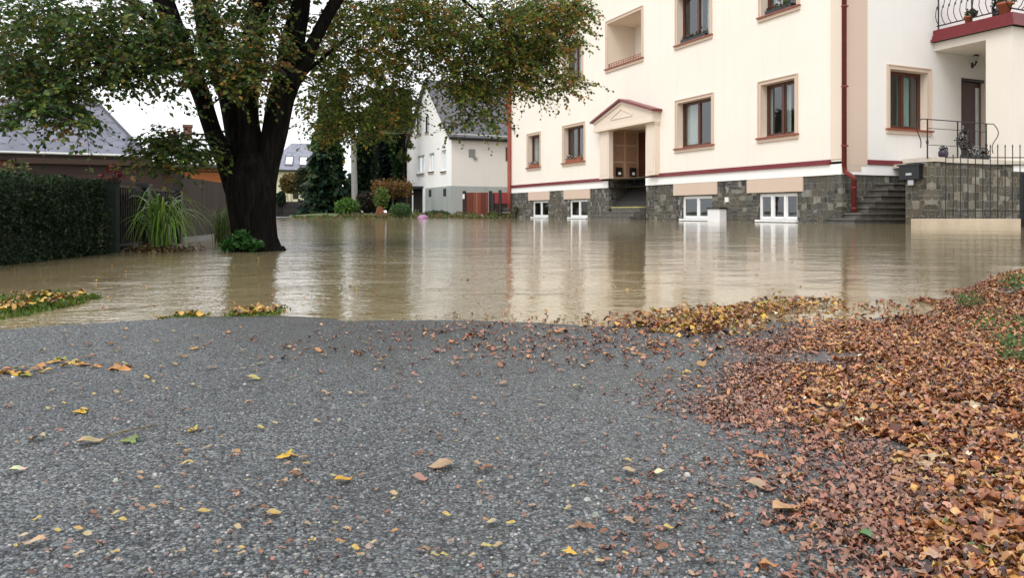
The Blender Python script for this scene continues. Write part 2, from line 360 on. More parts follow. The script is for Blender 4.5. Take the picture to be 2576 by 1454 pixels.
TEMPL['lobed'] = ([(0,-.05,0)] + _o + [(0,-.85,.05),(.02,-.85,.05)], [(0, 1+i, 1+(i+1) % K) for i in range(K)] + [(0, 21, 22)])
_c = [(-.5,-.4,0),(.45,-.5,0),(.55,.3,0),(.1,.55,0),(-.45,.35,0)]
TEMPL['chip'] = ([(x, y, 0) for x, y, _ in _c] + [(x*.6, y*.6, .45) for x, y, _ in _c], [(0,1,6,5),(1,2,7,6),(2,3,8,7),(3,4,9,8),(4,0,5,9),(5,6,7,8,9)])
def unit(n): v = RNG.normal(size=(n, 3)); return v / np.linalg.norm(v, axis=1, keepdims=True)
def palette(n, pal, jit=.25):
    pal = np.array(pal, float); w = pal[:, 3] / pal[:, 3].sum(); i = RNG.choice(len(pal), n, p=w)
    return np.clip(pal[i, :3] * (1 + RNG.uniform(-jit, jit, (n, 1))) * (1 + RNG.uniform(-.08, .08, (n, 3))), 0, 1)
# ------------------------------------------------------------------ ground, road, water
SH = [(-30,-6),(-4,1.30),(-1.57,2.27),(-1.37,2.454),(-1.154,2.657),(-.85,2.69),(-.2,2.69),(.44,2.64),(.76,2.58),(1.16,2.66),(1.56,2.72),(1.78,3.0),(2.0,3.35),(2.75,3.97),(5,4.5),(30,8)]
def shoreY(x): return float(np.interp(x, [a for a, b in SH], [b for a, b in SH]))
def sm(t): t = max(0, min(1, t)); return t*t*(3-2*t)
def gz(x, y):
    s = shoreY(x) - y
    z = .003 - .0045*sm((x + 1.0) / .5)*sm((3.2-x)/.8) + .016 * max(0, s) + (.009 * noise.noise(Vector((x*1.7, y*3.5, 3))) + .003*noise.noise(Vector((x*9, y*16, 8)))) * sm((x + 1.0) / .6) * sm(1.3 - s) + .022 * sm((-x - 1.0) / .5) * sm((s + .02) / .05)
    z += .11 * sm((x - 1.45) / .8) * sm(s / .35 + .1) * sm((y + .5) / 1.5)
    z += .006 * noise.noise(Vector((x * 1.3, y * 1.3, 0))) * sm(s / .4)
    return z
def ground_sheet():
    mb = MB()
    xs = np.unique(np.concatenate([np.linspace(-30,-4,12), np.linspace(-4,4.5,171), np.linspace(4.5,30,10)]))
    ts = np.unique(np.concatenate([np.linspace(0,.5,10), np.linspace(.5,1,90)]))
    Y0 = -14; nx, ny = len(xs), len(ts)
    for t in ts:
        for x in xs:
            sy = shoreY(x) + (.06 * noise.noise(Vector((x*4, 3, 1))) if x > -1 else .004*noise.noise(Vector((x*9, 3, 1)))); y = Y0 + (sy - Y0) * t
            mb.v.append((x, y, gz(x, y)))
    for x in xs:
        sy = shoreY(x); mb.v.append((x, sy + .03, -.5))
    for j in range(ny):
        for i in range(nx - 1):
            a = j*nx+i; mb.f.append((a, a+1, a+nx+1, a+nx)); mb.uv += [(0,0)]*4; mb.mi.append(0)
    return tag(mb.build('asphalt_road', M['asphalt'], smooth=True), kind='structure')
ground_sheet()
mb = MB(); mb.face([(-300,-60,0),(300,-60,0),(300,50,0),(300,72,0),(-300,72,0)][:3] + [(300,72,0),(-300,72,0)])
tag(mb.build('water', M['water']), kind='structure')
mb = MB()                                   # flooded ground that rises out of the water far away and runs to the horizon
ys = [-80, 70, 76, 90, 400, 3000]; zs = [-.5, -.5, .04, .06, .05, .0]
for i in range(5): mb.face([(-2500,ys[i],zs[i]),(2500,ys[i],zs[i]),(2500,ys[i+1],zs[i+1]),(-2500,ys[i+1],zs[i+1])])
tag(mb.build('ground', M['grassground']), kind='structure')
mb = MB()
def sheet(pts, z): mb.face([(p[0], p[1], z) for p in pts])
sheet([(-17.5,50),(-14.9,50),(-34.5,115),(-42,115)], .012); sheet([(-34.5,115),(-42,115),(-80,230),(-66,230)], .014)
tag(mb.build('road', M['roadfar']), kind='structure')
# far grassy verge: a low bank standing just clear of the water
mb = MB()
vg = [at(728,545,50), at(800,545,49), at(905,545,48), at(1000,545,48), at(1125,545,52)]
n = 24
for j in range(7):
    for i in range(n + 1):
        s_ = i / n * 4; k = min(3, int(s_)); p = vg[k].lerp(vg[k+1], s_ - k); y = p.y + j * 2.2
        mb.v.append((p.x * (y / p.y), y, (-.05, .10, .18, .24, .28, .31, .33)[j]*(.4+.6*min(1,i/6)) + .02 * noise.noise(Vector((i*.7, j, 5)))))
for j in range(6):
    for i in range(n): a = j*(n+1)+i; mb.f.append((a, a+1, a+n+2, a+n+1)); mb.uv += [(0,0)]*4; mb.mi.append(0)
tag(mb.build('grass_verge', M['grassground'], smooth=True), kind='structure')
# ------------------------------------------------------------------ windows
def window(root, pl, a0, a1, z0, z1, d=.28, sashes=2, fm='brownframe', sur=True, sill='redwood', curtains=((.0,.28),(.72,1.0)), surw=.13, side=None, label=None, cur='curtain', fw=.075, transom=None, silldrop=.0):
    """one window in an opening a0..a1, z0..z1 of plane pl, frame set back by d"""
    if a0 > a1: a0, a1 = a1, a0
    f = MB(); B = f.boxp
    B(pl, a0+.003, a1-.003, z0+.003, z0+fw, d, d+.07); B(pl, a0+.003, a1-.003, z1-fw, z1-.003, d, d+.07)
    B(pl, a0+.003, a0+fw, z0+fw, z1-fw, d, d+.07); B(pl, a1-fw, a1-.003, z0+fw, z1-fw, d, d+.07)
    w = (a1 - a0) / sashes
    for k in range(1, sashes): B(pl, a0+w*k-fw*.7, a0+w*k+fw*.7, z0+fw, z1-fw, d-.015, d+.07)
    for k in range(sashes):                 # inner sash frame
        s0, s1 = a0 + w*k + (fw if k == 0 else fw*.7), a0 + w*(k+1) - (fw if k == sashes-1 else fw*.7)
        B(pl, s0, s0+.045, z0+fw, z1-fw, d+.012, d+.06); B(pl, s1-.045, s1, z0+fw, z1-fw, d+.012, d+.06)
        B(pl, s0+.045, s1-.045, z0+fw, z0+fw+.05, d+.012, d+.06); B(pl, s0+.045, s1-.045, z1-fw-.05, z1-fw, d+.012, d+.06)
    wo = f.build('window', M[fm], root)
    if label: wo['label'] = label
    g = MB(); g.face([pl.p(a0+.05, z0+.05, d+.045), pl.p(a1-.05, z0+.05, d+.045), pl.p(a1-.05, z1-.05, d+.045), pl.p(a0+.05, z1-.05, d+.045)])
    g.build('glass', M['glass'], wo)
    if curtains:
        c = MB()
        for q0, q1 in curtains:
            n = max(4, int((q1-q0)*(a1-a0)/.05)); A0 = a0 + (a1-a0)*q0; A1 = a0 + (a1-a0)*q1; xs = np.linspace(A0, A1, n+1)
            dd = [d+.14 + (.03 if i % 2 else 0) for i in range(n+1)]
            for i in range(n): c.face([pl.p(xs[i], z0+.02, dd[i]), pl.p(xs[i+1], z0+.02, dd[i+1]), pl.p(xs[i+1], z1-.02, dd[i+1]), pl.p(xs[i], z1-.02, dd[i])])
        c.build('curtain', M[cur], wo)
    if sur:
        s = MB(); w = surw
        for (b0, b1, c0, c1) in ((a0-w, a0, z0-.02, z1+w), (a1, a1+w, z0-.02, z1+w), (a0, a1, z1, z1+w)): s.boxp(pl, b0, b1, c0, c1, -.03, .004)
        for (b0, b1, c0, c1) in ((a0-w-.035, a0-w, z0-.02, z1+w+.035), (a1+w, a1+w+.035, z0-.02, z1+w+.035), (a0-w, a1+w, z1+w, z1+w+.035)): s.boxp(pl, b0, b1, c0, c1, -.06, .002)
        s.build('surround', M['beige'], wo)
    if sill:
        s = MB(); e = .20 if sur else .03
        s.boxp(pl, a0-e, a1+e, z0-.075, z0-.02, -.13, d-.002, 0); s.boxp(pl, a0-e+.02, a1+e-.02, z0-.20, z0-.075, -.07, .003, 1)
        s.build('sill', [M[sill], M['beige']], wo)
    return wo
def wall_holes(mb, pl, a0, a1, z0, z1, holes, depth=.34, d=0.0, mi=0, rmi=1):
    """front face with rectangular holes and their reveals; holes (a0,a1,z0,z1[,depth])"""
    A = sorted({a0, a1} | {min(max(x, a0), a1) for h in holes for x in h[:2]}); Z = sorted({z0, z1} | {min(max(x, z0), z1) for h in holes for x in h[2:4]})
    for i in range(len(A)-1):
        for j in range(len(Z)-1):
            ca, cz = (A[i]+A[i+1])/2, (Z[j]+Z[j+1])/2
            if any(h[0] < ca < h[1] and h[2] < cz < h[3] for h in holes): continue
            mb.face([pl.p(A[i],Z[j],d), pl.p(A[i+1],Z[j],d), pl.p(A[i+1],Z[j+1],d), pl.p(A[i],Z[j+1],d)], [(A[i],Z[j]),(A[i+1],Z[j]),(A[i+1],Z[j+1]),(A[i],Z[j+1])], mi)
    for h in holes:
        D = d + (h[4] if len(h) > 4 else depth); p = pl.p
        for q in (((h[0],h[2]),(h[0],h[3])), ((h[1],h[2]),(h[1],h[3])), ((h[0],h[2]),(h[1],h[2])), ((h[0],h[3]),(h[1],h[3]))):
            (x, z), (x2, z2) = q; L = abs(x2-x)+abs(z2-z)
            mb.face([p(x,z,d), p(x2,z2,d), p(x2,z2,D), p(x,z,D)], [(d, z) if x == x2 else (x, d), (d, z2) if x == x2 else (x2, d), (D, z2) if x == x2 else (x2, D), (D, z) if x == x2 else (x, D)], rmi)
# ------------------------------------------------------------------ MAIN APARTMENT HOUSE
C0 = (11.16, 25.0)
FA = Plane(C0, U, V)                 # long street facade, a grows away from the camera
WG = Plane(C0, V, U)                 # wing facade, a grows to the right
LEN = 27.5; TOP = 13.6
house = thing('apartment_house', (C0[0], C0[1], 0), 'large cream apartment house with beige window surrounds and dark stone plinth', 'apartment house')
def ar(x0, x1, p=FA): a, b = p.a(x0), p.a(x1); return (min(a,b), max(a,b))
gt, gs = 5.28, 3.27                  # ground-floor window head and sill
ut, us = 10.0, 7.92
GW = [ar(1329,1358), ar(1419,1469), ar(1705,1790), ar(1915,2000)]
UW = [ar(1420,1464), ar(1705,1786), ar(1917,2004)]
LOG = ar(1529,1614); DOOR = ar(1530,1624)
BW = [ar(1338,1378), ar(1431,1477), ar(1714,1790), ar(1906,2004)]
mb = MB()
holes = [(a,b,gs,gt) for a,b in GW] + [(a,b,us,ut) for a,b in UW] + [(LOG[0],LOG[1],us,10.25,1.7)] + [(DOOR[0],DOOR[1],2.12,4.75,1.9)]
wall_holes(mb, FA, 0, LEN, 2.12, TOP, holes)
# far end, back
e = .0
mb.face([FA.p(LEN,-.5,0), FA.p(LEN,-.5,11), FA.p(LEN,TOP,11), FA.p(LEN,TOP,0)]); mb.face([FA.p(0,-.5,11), FA.p(LEN,-.5,11), FA.p(LEN,TOP,11), FA.p(0,TOP,11)])
mb.build('wall', [M['cream'], M['beige_pale']], house)
# plinth
mb = MB(); ph = [(a,b,.10,1.10) for a,b in BW] + [(DOOR[0],DOOR[1],-.5,1.67,1.9)]
wall_holes(mb, FA, 0, LEN, -.5, 1.67, ph, depth=.25, d=.03, rmi=0)
mb.boxp(FA, DOOR[1]+.001, DOOR[1]+.02, 1.67, 2.12, .03, 1.9)
mb.build('plinth', M['stone'], house)
for a0, a1 in ((0, DOOR[0]-.02), (DOOR[1]+.02, LEN)): mb = MB(); mb.boxp(FA, a0, a1, 1.67, 2.03, -.02, .05); mb.build('plaster_strip', M['white_plaster'], house)
for a0, a1 in ((.47, DOOR[0]-.5), (DOOR[1]+.5, LEN)): mb = MB(); mb.boxp(FA, a0, a1, 2.03, 2.11, -.09, .02); mb.boxp(FA, a0, a1, 2.11, 2.20, -.05, .0); mb.build('red_band', M['red'], house)
for a, b in (ar(1329,1382), ar(1418,1484), ar(1694,1804), ar(1879,2020)): mb = MB(); mb.boxp(FA, a, b, 1.14, 1.668, -.012, .045); mb.build('lintel_panel', M['beige'], house)
# corner pilasters
mb = MB(); mb.boxp(FA, -.03, .46, 2.2, TOP, -.03, .004); mb.build('pilaster', M['beige_pale'], house)
for i, (a, b) in enumerate(GW):
    window(house, FA, a, b, gs, gt, sashes=1 if i == 0 else 2, curtains=[((.0,1),), ((0,.3),), ((.62,.95),), ((.35,.6),(.9,1))][i], surw=.12)
for i, (a, b) in enumerate(UW):
    window(house, FA, a, b, us, ut, sashes=2, curtains=[((.1,.45),), ((.1,.3),(.45,.62)), ((.5,.9),)][i], surw=.12)
for i, (a, b) in enumerate(BW):
    window(house, FA, a, b, .10, 1.10, d=.12, sashes=[2,2,2,3][i], fm='whiteframe', sur=False, sill=None, curtains=None, fw=.07)
    s = MB(); s.boxp(FA, a-.05, b+.05, .02, .098, -.10, .12); s.build('basement_sill', M['whiteframe'], house)
# loggia: back wall, door, sill, surround
lg = MB(); a, b = LOG
lg.boxp(FA, a, b, us-.1, 10.35, 1.7, 1.75); L = lg.build('loggia', M['porch_beige'], house)
s = MB(); s.boxp(FA, a+.15, a+1.0, us+.0, us+1.75, 1.63, 1.69); s.build('door', M['doorwood'], L)
s = MB(); w = .13
for (b0,b1,c0,c1) in ((a-w,a,us-.02,10.25+w),(b,b+w,us-.02,10.25+w),(a,b,10.25,10.25+w)): s.boxp(FA, b0,b1,c0,c1,-.03,.004)
for (b0,b1,c0,c1) in ((a-w-.035,a-w,us-.02,10.25+w+.035),(b+w,b+w+.035,us-.02,10.25+w+.035),(a-w,b+w,10.25+w,10.25+w+.035)): s.boxp(FA, b0,b1,c0,c1,-.06,.002)
s.build('surround', M['beige'], L)
s = MB(); s.boxp(FA, a-.2, b+.2, us-.08, us-.02, -.13, .2, 0); s.boxp(FA, a-.18, b+.18, us-.22, us-.08, -.07, .003, 1)
s.build('sill', [M['redwood'], M['beige']], L)
s = MB(); s.boxp(FA, a, b, us+.10, us+.125, .02, .05); s.boxp(FA, a, b, us+.2, us+.225, .02, .05)
for k in range(14): q = a + (b-a)*(k+.5)/14; s.boxp(FA, q-.01, q+.01, us, us+.2, .025, .045)
s.build('railing', M['redwood'], L)
# entrance recess
a, b = DOOR
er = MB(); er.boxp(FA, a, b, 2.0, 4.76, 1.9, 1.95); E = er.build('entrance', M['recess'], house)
s = MB()                                   # framed panelling on the far side wall of the recess
pw = FA.p
def sidebox(mb_, d0, d1, z0, z1, t0=.0, t1=.03, mi=0):  # on the wall at a=b, sticking towards the camera
    mb_.boxp(FA, b-t1, b-t0, z0, z1, d0, d1, mi)
sidebox(s, .02, 1.88, 2.13, 4.74, .002, .02, 1)
for d0, d1 in ((.05,.17),(.95,1.07),(1.76,1.86)): sidebox(s, d0, d1, 2.14, 4.73, .02, .06)
for z0 in (2.14, 2.98, 3.86, 4.62): sidebox(s, .05, 1.86, z0, z0+.1, .02, .055)
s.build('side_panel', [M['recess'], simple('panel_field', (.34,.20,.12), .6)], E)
for d0 in (.42, 1.28):
    s = MB(); sidebox(s, d0, d0+.36, 2.28, 2.74, .06, .16, 0); sidebox(s, d0+.1, d0+.26, 2.36, 2.50, .16, .17, 1); s.build('letterbox', [M['black'], M['whitebox']], E)
s = MB(); s.boxp(FA, a+.05, b-.1, 2.15, 4.6, 1.82, 1.89); dd = s.build('door', M['doorwood'], E)
s = MB()
for k in range(9): s.boxp(FA, a+.02, b-.02, -.4, .62+.165*(k+1), .3+.17*k, .3+.17*(k+1) if k < 8 else 1.9)
s.build('stairs', simple('dark_inner_steps', (.035,.033,.030), .9), E)  # stair colour darkened to carry the shade inside the recess
s = MB(); s.boxp(FA, a+.15, b-.75, -.4, .60, -.25, .30, 0); s.boxp(FA, a+.14, b-.74, .60, .66, -.27, .30, 1)
s.boxp(FA, a+.05, b-.5, -.4, .36, -.6, -.25, 0); s.boxp(FA, a+.04, b-.48, .36, .41, -.62, -.25, 0); s.boxp(FA, a-.05, b+.1, -.4, .15, -.95, -.6, 0); s.boxp(FA, a-.06, b+.12, .15, .20, -.97, -.6, 0)
s.build('steps', [M['step'], M['step_moss']], E)
# pillars and pediment
PP = FA.off(-.30)
pa = ar(1497,1650,PP); pil = [ar(1507,1530,PP), ar(1624,1646,PP)]
for p0, p1 in pil:
    s = MB(); s.boxp(PP, p0, p1, 2.15, 4.62, .04, .296); s.boxp(PP, p0+.1, p1-.1, 2.3, 4.5, .02, .04); s.boxp(PP, p0-.04, p1+.04, 4.5, 4.62, .0, .296); s.boxp(PP, p0-.03, p1+.03, 2.13, 2.25, .01, .296)
    s.build('pillar', M['beige_pale'], E)
pm = (pa[0]+pa[1])/2 
PPl = FA.off(-.42)
s = MB(); s.prism(PPl, [(pa[0]+.1,4.62),(pa[1]-.1,4.62),(pa[1]-.1,5.14),(pm,5.92),(pa[0]+.1,5.14)], 0, .417)
# mouldings along the rakes and base
def rake(mbx, x0, z0, x1, z1, th, d0, d1, mi=0):
    L = math.hypot(x1-x0, z1-z0); nx, nz = -(z1-z0)/L*th, (x1-x0)/L*th
    if nz < 0: nx, nz = -nx, -nz
    mbx.prism(PPl, [(x0,z0),(x1,z1),(x1+nx,z1+nz),(x0+nx,z0+nz)], d0, d1, mi)
s.boxp(PPl, pa[0]+.06, pa[1]-.06, 4.60, 4.74, -.05, .415)
rake(s, pa[0]+.1, 5.0, pm, 5.78, .12, -.05, 0); rake(s, pa[1]-.1, 5.0, pm, 5.78, .12, -.05, 0)
rake(s, pm-1.0, 5.12, pm, 5.50, .05, -.03, 0); rake(s, pm+1.0, 5.12, pm, 5.50, .05, -.03, 0); s.boxp(PPl, pm-1.0, pm+1.0, 5.07, 5.12, -.03, 0)
pe = s.build('pediment', M['beige_pale'], E)
s = MB(); rake(s, pa[0]-.08, 5.08, pm, 5.93, .10, -.16, .415); rake(s, pa[1]+.08, 5.08, pm, 5.93, .10, -.16, .415); s.build('roof', M['red'], pe)
# wing wall: stone plinth and window
ww = (WG.a(2238), WG.a(2333)); wz = (WG.z(2230,322)+.02, WG.z(2236,172))
aQ = WG.a(2350)
dr = (WG.a(2418), WG.a(2477)); TZ = 2.08
mb = MB(); wall_holes(mb, WG, 0, aQ+8, 1.67, TOP, [(ww[0],ww[1],wz[0],wz[1]), (dr[0],dr[1],TZ+.02,WG.z(2440,197),.3)], mi=0)
mb.build('wing_wall', [M['grey_cream'] if 'grey_cream' in M else plaster('wing_plaster', (.80,.775,.735), .08), M['beige_pale']], house)
mb = MB(); mb.boxp(WG, .0, aQ+2, -.5, 1.67, .03, .3); mb.build('wing_plinth', M['stone'], house)
mb = MB(); mb.boxp(WG, .035, 3.6, 1.67, 2.03, -.02, .029); mb.build('wing_strip', M['white_plaster'], house)
mb = MB(); mb.boxp(WG, WG.a(2180), WG.a(2275), 2.03, 2.13, -.07, -.0); mb.boxp(WG, WG.a(2180), WG.a(2275), 2.13, 2.2, -.04, .0); mb.build('wing_band', M['red'], house)
mb = MB(); mb.boxp(WG, .035, WG.a(2180), 1.98, TOP, -.035, .0); mb.boxp(WG, .035, WG.a(2165), 1.78, 1.98, -.03, .0); mb.build('wing_pilaster', M['beige'], house)
window(house, WG, ww[0], ww[1], wz[0], wz[1], sashes=2, curtains=((.45,.8),), surw=.12, cur='curtain_green', fw=.09)
# front door
ztop = WG.z(2440,197)
s = MB(); d0_, d1_ = dr; s.boxp(WG, d0_+.08, d1_-.02, TZ+.02, ztop-.1, .14, .2)
for k in range(5): s.boxp(WG, d0_+.16, d0_+.38, TZ+.35+k*.42, TZ+.6+k*.42, .125, .139)
fd = s.build('front_door', M['doorwood'], house)
s = MB(); s.boxp(WG, d0_+.0, d0_+.08, TZ+.02, ztop, .02, .2); s.boxp(WG, d0_+.08, d1_, ztop-.1, ztop, .02, .2); s.build('frame', M['black'], fd)
s = MB(); s.boxp(WG, d1_-.36, d1_-.14, TZ+.25, ztop-.3, .115, .139); s.build('glass_strip', M['steel'], fd)
s = MB(); s.tube([WG.p(d0_+.16, TZ+.5, .04), WG.p(d0_+.16, TZ+1.55, .04)], .02, 8); s.build('handle', M['steel'], fd)
# porch block with balcony slab
QO = WG.p(aQ, 0, 0); Q = Plane(QO, -U, V)                   # left face of the porch, a grows toward the camera
qc = Q.a(2545); qo = Q.a(2480); zsoff = Q.z(2482,99); zfb = Q.z(2352,107); zft = Q.z(2355,76)
mb = MB(); mb.boxp(Q, qo, qc, -.5, zsoff, 0, 1.1); mb.build('porch_pillar', M['porch_beige'], house)
mb = MB(); mb.boxp(Q, .0, qc, zsoff, zfb+.03, -.0, 7.5); mb.build('porch_beam', M['porch_beige'], house)
mb = MB(); mb.boxp(Q, .02, qc+.14, zfb, zfb+.22, -.14, 7.6); mb.boxp(Q, .02, qc+.08, zfb+.22, zft, -.08, 7.6); mb.boxp(Q, .02, qc+.2, zfb-.0, zfb+.09, -.22, 7.6); mb.build('balcony_edge', M['red'], house)
PFp = Plane(Q.p(qc, 0, 0), V, U)                               # front plane of the porch
mb = MB(); mb.boxp(PFp, 1.1, 7.5, -.5, zsoff, 0, .3); mb.boxp(PFp, .02, 7.5, TZ-.35, TZ-.05, -.05, .0); mb.build('porch_front', M['white_plaster'], house)
# upper wing wall behind balcony is part of wing_wall; roof of the whole block
mb = MB()
mb.face([FA.p(-.5,TOP,-.5), FA.p(LEN+.5,TOP,-.5), FA.p(LEN-4,TOP+3,5.5), FA.p(-.5,TOP+3,5.5)], [(0,0),(LEN,0),(LEN-4,6),(0,6)])
mb.face([FA.p(-.5,TOP,11.5), FA.p(LEN+.5,TOP,11.5), FA.p(LEN-4,TOP+3,5.5), FA.p(-.5,TOP+3,5.5)], [(0,0),(LEN,0),(LEN-4,6),(0,6)])
mb.face([FA.p(LEN+.5,TOP,-.5), FA.p(LEN+.5,TOP,11.5), FA.p(LEN-4,TOP+3,5.5)]); mb.face([FA.p(-.5,TOP,-.5), FA.p(-.5,TOP,11.5), FA.p(-.5,TOP+3,5.5)])
mb.face([FA.p(-.5,TOP,-.5), FA.p(LEN+.5,TOP,-.5), FA.p(LEN+.5,TOP,11.5), FA.p(-.5,TOP,11.5)])
mb.build('roof', M['slate'], house)
# downpipes
mb = MB()
def pxp(x, d=-.14): return FA.p(FA.a(x), 0, d)
p0 = FA.p(.02, 0, -.14)
x_, y_, _ = WG.p(.0, 0, -.12)
base = Vector(FA.p(0, 0, 0)) + (-U*.0) + Vector((.0, -.16, 0))
mb.tube([(base.x, base.y, TOP), (base.x, base.y, 1.95)], .08, 12)
mb.tube([(base.x, base.y, 1.99), (base.x+.03, base.y, 1.75), (base.x+.29, base.y-.02, 1.56), (base.x+.32, base.y-.02, 1.42)], .08, 12)
mb.tube([(base.x+.32, base.y-.02, 1.45), (base.x+.32, base.y-.02, -.3)], .085, 12)
dp = mb.build('downpipe', M['redpipe'], house, smooth=True)
for z in (2.6, 4.6, 7.3, 9.6): mb = MB(); mb.tube([(base.x, base.y, z), (base.x, base.y, z+.05)], .10, 12); mb.box(base.x+.08, base.x+.14, base.y-.02, base.y+.1, z, z+.04); mb.build('bracket', M['red'], dp)
for z in (.5, 1.2): mb = MB(); mb.tube([(base.x+.32, base.y-.02, z), (base.x+.32, base.y-.02, z+.05)], .105, 12); mb.build('bracket', M['red'], dp)
mb = MB(); q = FA.p(LEN-.05, 0, -.14); mb.tube([(q[0], q[1], TOP), (q[0], q[1], 2.1), (q[0], q[1]-.05, -.3)], .13, 10); mb.build('downpipe', M['orangepipe'], house, smooth=True)
# balcony railing
rb = thing('balcony_railing', Q.p(0, zft, -.05), 'black wrought iron balcony railing with bellied bars above the red slab edge', 'railing')
def bal(pl, a, z0, out, th=.013):
    m = MB(); zz = [0,.12,.3,.5,.72,.95,1.1]; oo = [0,-.12,-.20,-.17,-.06,-.0,.0]
    m.tube([pl.p(a, z0+.16+z, out+o) for z, o in zip(zz, oo)], th, 6)
    zz_ = z0+.16+.62; m.tube([pl.p(a, zz_-.04, out-.12), pl.p(a, zz_+.04, out-.10)], th*2.1, 6); return m
nb = 12
for k in range(nb): bal(Q, .18+(qc-.25)*k/(nb-1), zft, .02).build('baluster', M['iron'], rb)
for k in range(8): bal(PFp, .35+.2*k, zft, .02).build('baluster', M['iron'], rb)
m = MB(); m.boxp(Q, .1, qc, zft+.13, zft+.17, .0, .035); m.boxp(Q, .1, qc, zft+1.24, zft+1.29, -.01, .045); m.boxp(PFp, -.0, 4, zft+.13, zft+.17, .0, .035); m.boxp(PFp, 0, 4, zft+1.24, zft+1.29, -.01, .045)
m.build('rail', M['iron'], rb)
for a_ in (.14, qc*.5): m = MB(); m.boxp(Q, a_, a_+.035, zft, zft+1.24, .0, .033); m.build('post', M['iron'], rb)
# ------------------------------------------------------------------ terrace, stairs, railings
def foliage_ball(C_, R_, n, size, pal, name, mat, parent, squash=1.0, top=1.0):
    v = unit(n) * (RNG.uniform(.25, 1, (n, 1)) ** .45); c = v * np.array([R_, R_, R_*squash]) + np.array(C_)
    d = unit(n) + np.array([0,0,.3]); nn = unit(n) + v*.8
    return cards(c, d, nn, RNG.uniform(.7, 1.3, n) * size, palette(n, pal), name, mat, parent)
T0 = at(2278, HY, 23.6); TL = Plane((T0.x, T0.y), -U, V)        # left side of terrace; a toward camera
tl = TL.a(2345); T2 = TL.p(tl, 0, 0); TF = Plane(T2, V, U)      # front
terr = thing('stone_terrace', T2, 'raised rubble stone terrace with pale cap in front of the brown front door', 'terrace')
m = MB(); m.boxp(TF, 0, 7.5, -.5, 1.93, 0, tl); m.build('wall', M['stone_olive'], terr)
m = MB(); m.boxp(TF, .55, 7.5, 1.93, 2.08, -.08, .6); m.boxp(TF, .0, .55, 1.95, 2.09, -.05, tl+.1); m.boxp(TF, 1.7, 7.5, 1.93, 2.06, .6, tl+2.2); m.build('cap', M['cap'], terr)
m = MB(); m.boxp(TF, -.0, 7.5, -.4, .06, -.5, 0); m.build('footing', M['stone'], terr)
st = thing('stone_stairs', at(2230, 560, 25), 'flight of worn grey stone steps climbing right between the downpipe and terrace', 'stairs')
tops = [(548,2225-8),(534,2255-60),(518,2182),(505,2198),(491,2214),(477,2226),(461,2240)]
xs_l = [2147, 2163, 2182, 2198, 2214, 2230, 2245]; ys_t = [549, 535, 519, 504, 489, 474, 459]
SP = Plane((at(2147, HY, 24.3).x, 24.3), V, U)
for k in range(7):
    a0 = SP.a(xs_l[k]); zt = SP.z(xs_l[k], ys_t[k]); m = MB()
    zb = SP.z(xs_l[k-1], ys_t[k-1])-.02 if k else -.4
    m.boxp(SP, a0, SP.a(2282), zt-.06, zt, -.05, 1.3); m.boxp(SP, a0+.05, SP.a(2281), zb, zt-.06, .0, 1.25)
    m.build('step', M['step'], st, bevel=.01)
# hand railing on the terrace
hr = thing('terrace_railing', TF.p(.2, 2.08, 0), 'curled wrought iron hand railing standing on the stone terrace', 'railing')
R0 = TF.off(.12)
def ra(x): return R0.a(x)
z_t = R0.z(2409, 305); z_m = R0.z(2409, 327); z_l = R0.z(2409, 368)
m = MB(); m.tube([R0.p(ra(2312), z_t-.08, 0), R0.p(ra(2318), z_t-.01, 0), R0.p(ra(2326), z_t, 0), R0.p(ra(2500), z_t, 0)], .016, 6)
m.tube([R0.p(ra(2333), z_m, 0), R0.p(ra(2482), z_m, 0)], .010, 6); m.tube([R0.p(ra(2333), z_l, 0), R0.p(ra(2482), z_l, 0)], .010, 6); m.build('rail', M['iron'], hr)
for x in (2333, 2409, 2444, 2481):
    m = MB(); m.tube([R0.p(ra(x), 2.05, 0), R0.p(ra(x), z_t, 0)], .022 if x != 2444 else .01, 8); m.tube([R0.p(ra(x), 2.5, 0), R0.p(ra(x), 2.6, 0)], .036, 8); m.build('post', M['iron'], hr)
for x0, sgn in ((2312, 1), (2500, 1)):
    pts = []; m = MB()
    for i in range(13):
        t_ = i/12; dx = (math.sin(t_*PI*2.0)*7 + (7*math.sin(t_*PI*1.0)))*(1 if x0 > 2400 else -.6); pts.append(R0.p(ra(x0 + dx + (-2 if x0 > 2400 else 4)*t_), z_t - t_*(.95 if x0 > 2400 else .9), 0))
    m.tube(pts, .014, 6); m.build('scroll', M['iron'], hr)
# things on the terrace
p = Vector(TF.p(TF.off(.3).a(2373), 2.08, .3)); o = thing('plant_pot', p, 'round dark purple pot at the left end of the terrace cap', 'pot')
m = MB(); m.lathe(p, [(.0,0),(.10,0),(.14,.10),(.15,.2),(.11,.27),(.09,.28)]); m.build('body', simple('purple_glaze', (.02,.012,.03), .3), o, smooth=True)
foliage_ball(p+Vector((0,0,.32)), .11, 60, .07, [(.02,.02,.03,1)], 'foliage', M['leaf'], o)
p = Vector(TF.p(TF.off(.8).a(2432), 2.08, .8)); o = thing('plant_stand', p, 'tall black ornamental plant stand with pale blooms before the door', 'plant stand')
m = MB(); rr = random.Random(3)
m.tube([p+Vector((-.02,0,0)), p+Vector((-.15,0,.35)), p+Vector((-.28,0,.7)), p+Vector((-.2,0,.98))], .035, 8); m.tube([p, p+Vector((.02,0,.5)), p+Vector((-.05,0,1.0))], .04, 8)
for k in range(3): m.tube([p+Vector((0,0,.05)), p+Vector((.22*math.cos(k*2.1), .22*math.sin(k*2.1), 0))], .018, 6)
m.lathe(p+Vector((-.25,0,.62)), [(.0,0),(.06,0),(.09,.12)], 10); m.lathe(p+Vector((-.05,0,.95)), [(.0,0),(.08,0),(.1,.12)], 10); m.build('stand', M['black'], o, smooth=True)
